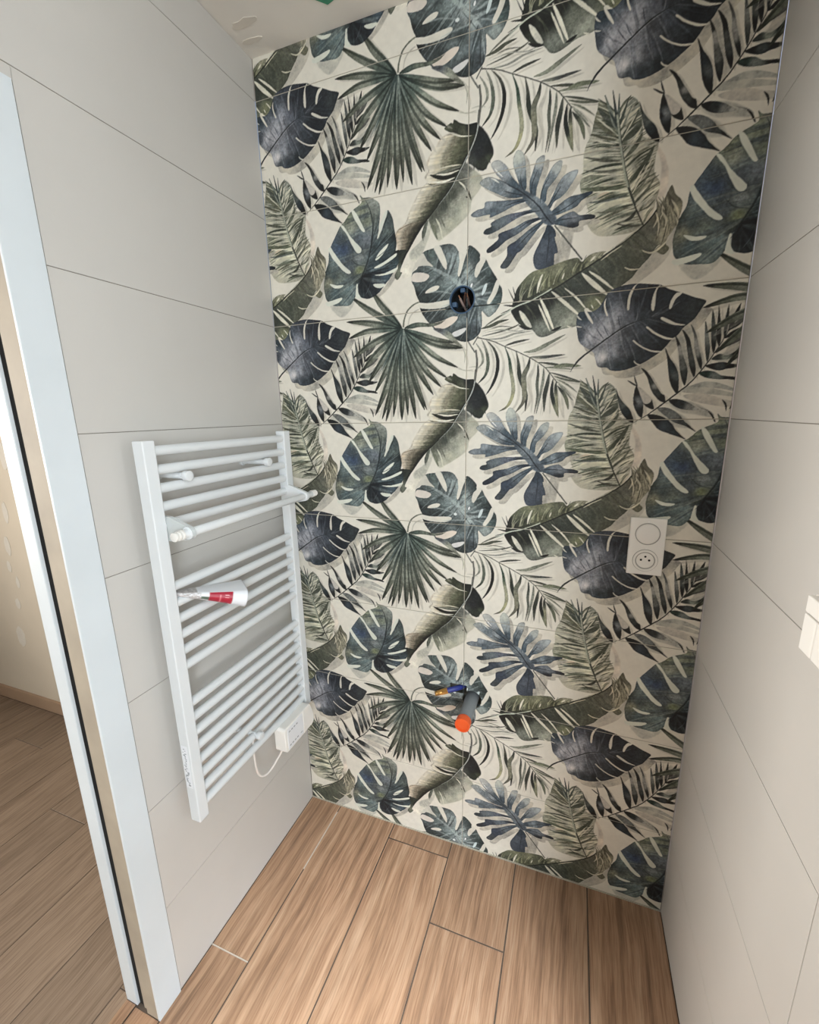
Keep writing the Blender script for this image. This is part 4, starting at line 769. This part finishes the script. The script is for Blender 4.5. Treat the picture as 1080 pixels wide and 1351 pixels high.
HX = -3.3
b = B(); hx = (-2.3, -1.1); hz = (0.9, 2.1)
b.box(HX, -0.12, 0.0, 0.1, 0, ZC)
hall_wall = tag(b.out('wall_hall', 'hall_plaster', smooth=False), kind='structure', label='tan plastered hall wall with pale spots')
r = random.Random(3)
for q in ((-1.675, 0.911, .022, .05), (-1.70, 0.80, .016, .03), (-1.66, 0.72, .014, .03), (-1.70, 0.60, .02, .03), (-1.74, 0.41, .034, .06), (-1.63, 1.08, .02, .05), (-1.55, 1.35, .025, .07), (-1.78, 0.98, .02, .04)):  # pale, uneven oval patches lying on the hall wall
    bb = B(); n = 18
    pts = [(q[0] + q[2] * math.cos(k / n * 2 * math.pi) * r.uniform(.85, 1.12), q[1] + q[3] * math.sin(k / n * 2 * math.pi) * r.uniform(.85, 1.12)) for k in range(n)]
    bb.prism(pts, 'y', -0.0012, 0.002); bb.out('pale_patch', 'pale_spot', hall_wall)
b = B(); hy = (-2.65, -1.25)
b.box(HX, 0.0, YB - 0.2, YB, 0, ZC); b.box(HX - 0.2, HX, YB - 0.2, hy[0], 0, ZC); b.box(HX - 0.2, HX, hy[1], 0.1, 0, ZC)
b.box(HX - 0.2, HX, hy[0], hy[1], 0, hz[0]); b.box(HX - 0.2, HX, hy[0], hy[1], hz[1], ZC)
tag(b.out('wall_hall_rear', 'hall_plaster', smooth=False), kind='structure', label='rear walls of the hall with a window opening')
bb = tag(B().box(HX, -0.12, -0.014, 0.0, 0.0, 0.068, bev=0.002).out('baseboard_hall', 'skirting'), kind='structure', label='low wood-look skirting along the hall wall')

# ceiling
b = B(); sk0, sk1, sk2, sk3 = 1.30, 2.20, -2.35, -1.40     # roof window opening
b.box(HX, sk0, YB - 0.2, 0.14, ZC, ZC + 0.1); b.box(sk1, XE + 0.1, YB - 0.2, 0.14, ZC, ZC + 0.1)
b.box(sk0, sk1, YB - 0.2, sk2, ZC, ZC + 0.1); b.box(sk0, sk1, sk3, 0.14, ZC, ZC + 0.1)
ceiling = tag(b.out('ceiling', 'plaster', smooth=False), kind='structure', label='rough white plaster ceiling')
bb = B(); bb.prism([(0.283, -0.066), (0.262, -0.088), (0.245, -0.13), (0.29, -0.16), (0.345, -0.13), (0.325, -0.07), (0.305, -0.072)], 'z', ZC - 0.0015, ZC + 0.002)
bb.out('plaster_patch', 'green_board', ceiling)
r = random.Random(8)
for x, y, a, c in ((0.06, -0.10, .05, .012), (0.13, -0.16, .02, .015), (0.05, -0.28, .04, .01), (0.10, -0.22, .018, .02), (0.04, -0.05, .03, .01)):
    bb = B(); n = 14
    bb.prism([(x + a * math.cos(k / n * 6.283) * r.uniform(.7, 1.2), y + c * math.sin(k / n * 6.283) * r.uniform(.7, 1.2)) for k in range(n)], 'z', ZC - 0.0012, ZC + 0.001)
    bb.out('plaster_skim', 'plaster_damp', ceiling)

# ------------------------------------------------------------------ floors
b = B(); b.box(-0.118, XE + 0.1, YB - 0.2, 0.14, -0.06, -0.0016)
floor = tag(b.out('floor', 'floor_grout', smooth=False), kind='structure', label='wood-look plank tile floor of the bathroom')
bounds = [0.0, 0.1305, 0.3600, 0.5835, 0.8070, 1.0335, XR]
while bounds[-1] < XE: bounds.append(bounds[-1] + 0.2237 if bounds[-1] > XR else 1.2570)
cuts = [[-0.5355, -1.74], [-0.93, -2.13], [-0.0600, -1.262], [-0.2680, -1.47], [-0.78, -1.98], [-0.66, -1.86]]
def plank(parent, x0, x1, y0, y1, m, j=0.0042):
    if x1 - x0 < 0.012 or y1 - y0 < 0.01: return
    bb = B(); cx, cy = (x0 + x1) / 2, (y0 + y1) / 2; hx_, hy_ = (x1 - x0 - j) / 2, (y1 - y0 - j) / 2
    bb.box(-hx_, hx_, -hy_, hy_, -0.004, 0.0, bev=0.0008, seg=1); bb.out('plank', m, parent, smooth=False, loc=(cx, cy, 0))
for i in range(len(bounds) - 1):
    ys = [0.0 if bounds[i] < XR - .001 else PE] + [c for c in cuts[i % 6] if bounds[i] < XR - .001 or c < PE - .05] + [YB]
    for a, c in zip(ys[:-1], ys[1:]):
        if a - c > 0.02: plank(floor, bounds[i], bounds[i + 1], c, a, 'oak_plank')
plank(floor, -0.0855, 0.0, DY1, DY0, 'oak_plank')
B().box(0.1288, 0.1322, -0.26, -0.03, -0.0018, -0.0003).out('joint_filler', 'grout_pale', floor, smooth=False)
B().box(0.0, 0.1288, -0.5372, -0.5338, -0.0018, -0.0003).out('joint_filler', 'grout_pale', floor, smooth=False)
b = B(); b.box(HX, -0.118, YB - 0.2, 0.0, -0.06, -0.0016)
floor2 = tag(b.out('floor_hall', 'floor_grout', smooth=False), kind='structure', label='wood-look plank floor of the hall')
hb = [-0.118, -0.16] + [-0.16 - 0.1995 * k for k in range(1, 16)] + [HX]
hc = [-0.7, -0.55, -1.3, -0.95, -0.40, -0.75, -1.2, -0.2, -0.9, -0.6, -1.4, -0.3, -0.8, -1.1, -0.5, -0.7, -0.7]
for i in range(len(hb) - 1):
    ys = [-0.014, hc[i], hc[i] - 1.2, YB]
    for a, c in zip(ys[:-1], ys[1:]): plank(floor2, hb[i + 1], hb[i], max(c, YB), a, 'hall_plank', 0.0026)
tag(B().box(-0.118, -0.086, DY1, DY0, 0.0, 0.004, bev=0.0015).out('trim_3', 'oak_plank'), kind='structure', label='narrow wooden threshold strip in the doorway')

# ------------------------------------------------------------------ door frame
tr = empty('trim_1'); tag(tr, 'white painted architrave board around the doorway', kind='structure')
B().box(-0.003, 0.0035, TRIM_L, TRIM_R - 0.0018, 0.0, TRIM_TOP, bev=0.001).out('architrave', 'white_paint', tr)
B().box(-0.003, 0.0035, DY1 - 0.066, TRIM_L - .0005, DZ - 0.005, TRIM_TOP, bev=0.001).out('architrave', 'white_paint', tr)
B().box(-0.003, 0.0035, DY1 - 0.066, DY1 - 0.001, 0, DZ - 0.006, bev=0.001).out('architrave', 'white_paint', tr)
jb = empty('trim_2'); tag(jb, 'beige door jamb lining with a dark pocket door slot and white stop', kind='structure')
J = DY0
B().box(-0.043, -0.0035, J - 0.0005, J + 0.03, 0.0, DZ, bev=0.001).out('jamb_lining', 'primed_wood', jb)
B().box(-0.060, -0.0435, J + 0.005, J + 0.03, 0.0, DZ, bev=0.0008).out('jamb_lining', 'primed_wood', jb)
B().box(-0.080, -0.0605, J + 0.0085, J + 0.034, 0.0, DZ).out('slot', 'dark_gap', jb, smooth=False)
B().box(-0.120, -0.0805, J + 0.0015, J + 0.034, 0.0, DZ, bev=0.0015).out('door_stop', 'white_paint', jb)
B().box(-0.12, -0.0035, DY1 - 0.001, DY1 + 0.011, 0.0, DZ, bev=0.001).out('jamb_lining', 'primed_wood', jb)
B().box(-0.12, -0.0035, DY1, DY0, DZ, DZ + 0.05).out('head_lining', 'primed_wood', jb)
# ------------------------------------------------------------------ towel radiator
RD, RY0, RY1 = 0.085, -0.5802, -0.0805       # front plane, outer edges along the wall
RZ0, RZ1 = 0.5128, 1.4640
PW = 0.0295
rad = empty('towel_radiator', (0, 0, 0)); tag(rad, 'white ladder towel radiator on plain tiles beside the doorway', 'radiator')
for y in (RY0, RY1 - PW):
    p = B().box(RD - 0.030, RD, y, y + PW, RZ0, RZ1, bev=0.0022).out('post', 'radiator_white', rad)
tz = [1.4418 - 0.0405 * k for k in range(5)] + [1.1345 - 0.0403 * k for k in range(6)] + [0.8325 - 0.0408 * k for k in range(8)]
tm = None
for z in tz:
    if tm is None:
        tm = B().cyl((0, RY0 + PW - 0.001, 0), (0, RY1 - PW + 0.001, 0), 0.0110, n=20).mesh('tube')
    obj('tube', tm, 'radiator_white', rad, (RD - 0.0135, 0, z))
def knob(y, z):
    k = B(); k.cyl((0.0, y, z), (0.078, y, z), 0.0075, n=16)
    k.cyl((0.078, y, z), (0.086, y, z), 0.0065, n=16)
    br = k.out('wall_bracket', 'radiator_white', rad)
    B().cyl((0.086, y, z), (0.1005, y, z), 0.0115, n=24, bev=0.0012).out('bracket_cap', 'radiator_white', br)
    B().cyl((0.0, y, z), (0.006, y, z), 0.012, n=20).out('wall_plate', 'radiator_white', br)
knob(-0.487, 1.3810); knob(-0.205, 1.3815); knob(-0.353, 0.592)
# towel bar clipped to the posts
bar = B().cyl((0.140, -0.562, 1.2665), (0.140, -0.070, 1.2665), 0.0098, n=24, bev=0.001).out('towel_bar', 'radiator_white', rad)
for y0, m in ((-0.549, 'plastic_clear'), (-0.112, 'radiator_white')):
    a = B(); pts = []
    pts += [(0.070, 1.2995), (0.092, 1.2990)]
    for k in range(9):
        an = math.radians(70 - k * 20); pts.append((0.140 + 0.0150 * math.cos(an), 1.2665 + 0.0150 * math.sin(an)))
    pts += [(0.092, 1.2440), (0.070, 1.2440)]
    a.prism(pts, 'y', y0, y0 + 0.010); arm = a.out('bar_arm', m, bar, smooth=False)
    B().cyl((0.140, y0 - 0.0015, 1.2665), (0.140, y0 + 0.0115, 1.2665), 0.0142, n=28, bev=0.002).out('arm_ring', 'radiator_white', arm)
for s, y in ((1, -0.562), (-1, -0.070)):
    c = B()
    for k in range(3): c.cyl((0.140, y - s * (0.006 + k * 0.0085), 1.2665), (0.140, y - s * k * 0.0085, 1.2665), 0.0112 - 0.0006 * k, n=20, bev=0.001)
    c.out('end_cap', 'plastic_white', bar)
# sticker on the door-side face of the near post
st = B().box(RD - 0.025, RD - 0.007, RY0 - 0.0006, RY0 + 0.001, 0.615, 0.735).out('sticker', 'paper_white', rad, smooth=False)
r = random.Random(5)
for k in range(26):
    z = 0.62 + k * 0.0042 + r.uniform(0, .0012); x = RD - 0.024 + r.uniform(0, .008); w = r.uniform(.002, .0075)
    B().box(x, x + w, RY0 - 0.0011, RY0 - 0.0004, z, z + r.uniform(.0012, .0034)).out('print_mark', 'print_grey', st, smooth=False)
# heater control box under the far post and its looped cord
cb = B()
cb.prism([(-0.262, 0.462), (-0.256, 0.454), (-0.112, 0.454), (-0.102, 0.464), (-0.102, 0.490), (-0.118, 0.536), (-0.126, 0.541), (-0.256, 0.541), (-0.262, 0.534)], 'x', 0.066, 0.108)
bmesh.ops.bevel(cb.bm, geom=cb.bm.edges[:], offset=0.003, segments=2, profile=0.5, affect='EDGES')
ctl = cb.out('control_box', 'plastic_white', rad)
fp = B().box(0.1075, 0.1095, -0.250, -0.166, 0.460, 0.536, bev=0.0008).out('display_panel', 'paper_white', ctl)
for k in range(4):
    for q in range(2): B().box(0.1094, 0.1099, -0.244 + k * .013, -0.236 + k * .013, 0.520 - q * .050, 0.524 - q * .050).out('print_mark', 'print_grey', fp, smooth=False)
B().box(0.1094, 0.1099, -0.184, -0.174, 0.472, 0.474).out('print_mark', 'print_grey', fp, smooth=False)
B().box(0.108, 0.1105, -0.164, -0.161, 0.457, 0.539, bev=0.0005).out('panel_rib', 'plastic_white', ctl)
B().tube([(0.078, -0.243, 0.457), (0.076, -0.248, 0.442), (0.070, -0.265, 0.425), (0.062, -0.288, 0.405), (0.056, -0.312, 0.402), (0.052, -0.330, 0.420), (0.055, -0.343, 0.460), (0.060, -0.3505, 0.515), (0.064, -0.353, 0.575)], 0.0032, n=10).out('cord', 'cord_white', rad)

# ------------------------------------------------------------------ curled leaflet tucked between the tubes
def leaflet():
    # frame: origin where it is tucked, w axis points out of the radiator
    P0 = np.array([0.060, -0.552, 1.1168]); P1 = np.array([0.156, -0.420, 1.0700])
    ax = P1 - P0; L = np.linalg.norm(ax); ax /= L
    side = -np.cross(ax, [0, 0, 1.0]); side /= np.linalg.norm(side); upv = np.cross(ax, side)   # the curl's spine faces the room, its flaps the wall corner
    if upv[2] < 0: upv = -upv
    nu, nv = 60, 72
    V = np.zeros((nu, nv, 3)); CO = np.zeros((nu, nv, 3)); rr = np.random.RandomState(2)
    noi = rr.rand(24, 30)
    wht, red, gry, grn, dkt = (232, 235, 240), (168, 30, 54), (196, 192, 190), (92, 108, 96), (120, 110, 112)
    for i in range(nu):
        s = i / (nu - 1); rad_ = 0.0044 + 0.021 * s ** 1.4
        for j in range(nv):
            q = j / (nv - 1)
            # open C: upper flap -> around the near side -> lower flap
            th = math.radians(70 + q * 235)
            if q < 0.25: off = (0.25 - q) * 0.20 * (0.25 + 0.75 * s)
            else: off = 0
            if q > 0.80: off = (q - 0.80) * 0.16 * (0.2 + 0.8 * s)
            a = math.cos(th) * rad_ * 1.15 + off; c = math.sin(th) * rad_
            V[i, j] = P0 + ax * (s * L) + side * a + upv * c
            col = wht
            if 0.26 < q < 0.74:
                if s < 0.40: col = gry if noi[int(s * 50) % 24, int(q * 70) % 30] > 0.45 else (dkt if noi[int(s * 50) % 24, int(q * 70) % 30] < 0.2 else wht)
                if 0.40 <= s < 0.50 and 0.46 < q < 0.64: col = grn
                if 0.50 <= s < 0.80: col = red
                if abs(s - 0.64) < 0.006 and q > 0.36: col = (214, 120, 130)
                if 0.70 < s < 0.76 and 0.36 < q < 0.46 and int(q * 160) % 2 == 0: col = (226, 170, 176)
            elif q <= 0.26 and s < 0.35: col = (150, 148, 148) if noi[int(s * 40) % 24, int(q * 90) % 30] > 0.5 else gry
            elif q >= 0.74: col = red if s > 0.55 and q > 0.78 and q < 0.94 else wht
            CO[i, j] = lin(col)
    me = bpy.data.meshes.new('leaflet')
    vs = V.reshape(-1, 3).tolist(); idx = np.arange(nu * nv).reshape(nu, nv)
    fs = np.stack([idx[:-1, :-1], idx[1:, :-1], idx[1:, 1:], idx[:-1, 1:]], -1).reshape(-1, 4).tolist()
    me.from_pydata(vs, [], fs); me.update()
    at = me.color_attributes.new('ink', 'FLOAT_COLOR', 'POINT')
    at.data.foreach_set('color', np.concatenate([CO.reshape(-1, 3), np.ones((nu * nv, 1))], 1).astype(np.float32).ravel())
    me.polygons.foreach_set('use_smooth', [True] * len(me.polygons))
    o = obj('leaflet', me, 'leaflet_print')
    md = o.modifiers.new('paper', 'SOLIDIFY'); md.thickness = 0.0005; md.offset = 0
    tag(o, 'rolled red and white printed leaflet tucked into the towel radiator', 'leaflet')
leaflet()

# ------------------------------------------------------------------ double switch and socket plate on the printed wall
pl = empty('socket_plate', (1.0990, 0, 1.161)); tag(pl, 'white vertical double plate with round switch above a socket on leafy tiles', 'socket')
B().box(-0.0415, 0.0415, -0.0095, 0.0, -0.076, 0.076, bev=0.0022).out('frame', 'plastic_white', pl)
sw = B().cyl((0, -0.0115, 0.0345), (0, -0.008, 0.0345), 0.0262, n=48, bev=0.001).out('rocker', 'plastic_white', pl)
rg = B()
def ring(bb, c, ro, ri, y0, y1, n=48):
    vs = []
    for rr_, y in ((ro, y0), (ri, y0), (ri, y1), (ro, y1)):
        vs.append([bb.bm.verts.new((c[0] + rr_ * math.cos(k / n * 2 * math.pi), y, c[1] + rr_ * math.sin(k / n * 2 * math.pi))) for k in range(n)])
    for a in range(4):
        for k in range(n): bb.bm.faces.new((vs[a][k], vs[a][(k + 1) % n], vs[(a + 1) % 4][(k + 1) % n], vs[(a + 1) % 4][k]))
ring(rg, (0, 0.0345), 0.0290, 0.0268, -0.0105, -0.008); rg.out('ring', 'groove_shade_grey', pl)
rg = B(); ring(rg, (0, -0.0365), 0.0285, 0.0235, -0.0120, -0.006); sk = rg.out('socket_ring', 'plastic_white', pl)
rg = B(); ring(rg, (0, -0.0365), 0.0298, 0.0287, -0.0100, -0.008); rg.out('ring', 'groove_shade_grey', pl)
rg = B(); ring(rg, (0, -0.0365), 0.0235, 0.0205, -0.0104, -0.006); rg.out('socket_well', 'groove_shade_grey', sk)
B().cyl((0, -0.0100, -0.0365), (0, -0.006, -0.0365), 0.0206, n=40).out('socket_face', 'plastic_white', sk)
for x, z, rr_ in ((-0.0095, -0.0355, .0028), (0.0095, -0.0355, .0028), (0, -0.0262, .0027)):
    B().cyl((x, -0.0104, z), (x, -0.0095, z), rr_, n=16).out('pin_hole', 'dark_gap', sk)
for z in (0.0665, -0.0045): B().cyl((0, -0.0102, z), (0, -0.009, z), 0.0014, n=12).out('indicator', 'led_white', pl)

# ------------------------------------------------------------------ surface switch box on the right wall
sx = empty('light_switch', (XR, -0.5475, 1.2130)); tag(sx, 'white surface-mounted rocker switch on the plain right wall', 'switch')
B().box(-0.010, 0.0, -0.042, 0.042, -0.042, 0.042, bev=0.002).out('base', 'plastic_white', sx)
B().box(-0.0185, -0.0095, 0.0082, 0.041, -0.041, 0.0135, bev=0.002).out('rocker', 'plastic_white', sx)
B().box(-0.0185, -0.0095, -0.041, 0.0062, -0.041, 0.0135, bev=0.002).out('rocker', 'plastic_white', sx)
B().box(-0.0195, -0.0095, -0.041, 0.039, 0.0165, 0.041, bev=0.002).out('cover_strip', 'plastic_white', sx)

# ------------------------------------------------------------------ open electrical box with loose wires
ej = empty('junction_box', (HOLE1[0], 0.0, HOLE1[1])); tag(ej, 'round blue wall box with loose bare-ended wires in leafy tiles', 'junction box')
cup = B(); ring(cup, (0, 0), 0.0350, 0.0318, -0.0012, 0.046); cup.out('box_rim', 'box_blue', ej)
B().cyl((0, 0.042, 0), (0, 0.047, 0), 0.0319, n=40).out('box_back', 'box_inside', ej)
cup = B(); ring(cup, (0, 0), 0.0318, 0.0306, 0.008, 0.045); cup.out('box_liner', 'box_inside', ej)
B().box(-0.006, 0.006, 0.001, 0.020, 0.018, 0.0295, bev=0.002).out('screw_lug', 'box_blue', ej)
B().box(-0.0285, -0.016, 0.001, 0.02, -0.016, -0.003, bev=0.002).out('screw_lug', 'box_blue', ej)
for pts, m in (([(0.004, 0.040, -0.024), (0.002, 0.020, -0.016), (-0.003, 0.006, -0.004), (-0.006, 0.001, 0.004)], 'wire_grey'), ([(0.016, 0.040, -0.022), (0.016, 0.02, -0.012), (0.014, 0.008, 0.0), (0.014, 0.002, 0.007)], 'wire_brown'),
               ([(-0.002, 0.040, -0.010), (0.000, 0.024, -0.004), (0.004, 0.012, 0.006), (0.006, 0.006, 0.011)], 'wire_brown')):
    w = B().tube(pts, 0.0030, n=10).out('wire', m, ej)
    a, c = Vector(pts[-2]), Vector(pts[-1]); d = (c - a).normalized()
    B().cyl(c - d * .001, c + d * 0.009, 0.0017, n=10).out('wire_end', 'copper', w)

# ------------------------------------------------------------------ drain pipe and water pipe stubs
dp = empty('drain_pipe', (HOLE2[0], 0.0, HOLE2[1])); tag(dp, 'grey plastic drain pipe with orange cap sticking out of the leafy tiles', 'pipe')
B().cyl((-0.002, 0.06, -0.003), (-0.002, -0.112, -0.003), 0.0212, n=36, bev=0.001).out('pipe', 'pvc_grey', dp)
cp = B(); cp.cyl((-0.002, -0.100, -0.003), (-0.002, -0.122, -0.003), 0.0228, n=36, bev=0.002)
cap = cp.out('cap', 'cap_orange', dp)
rg = B(); ring(rg, (-0.002, -0.003), 0.0228, 0.0185, -0.1250, -0.121); rg.out('cap_rim', 'cap_orange', cap)
wp = empty('water_pipe', (0.60, 0.0, 0.630)); tag(wp, 'blue sleeved water pipe with a brass end beside the grey drain pipe', 'pipe')
B().tube([(0.022, 0.045, -0.004), (0.010, 0.010, 0.002), (-0.008, -0.010, 0.003), (-0.030, -0.021, -0.001)], 0.0085, n=16).out('sleeve', 'tube_blue', wp)
ft = B().cyl((-0.028, -0.020, -0.001), (-0.046, -0.027, -0.006), 0.0102, n=6).out('fitting', 'brass', wp)
B().cyl((-0.045, -0.0265, -0.0058), (-0.060, -0.032, -0.010), 0.0088, 0.0082, n=18, bev=0.001).out('thread', 'brass', ft)
B().cyl((-0.059, -0.0318, -0.0098), (-0.066, -0.0342, -0.0118), 0.0072, n=18, bev=0.001).out('plug', 'brass', ft)
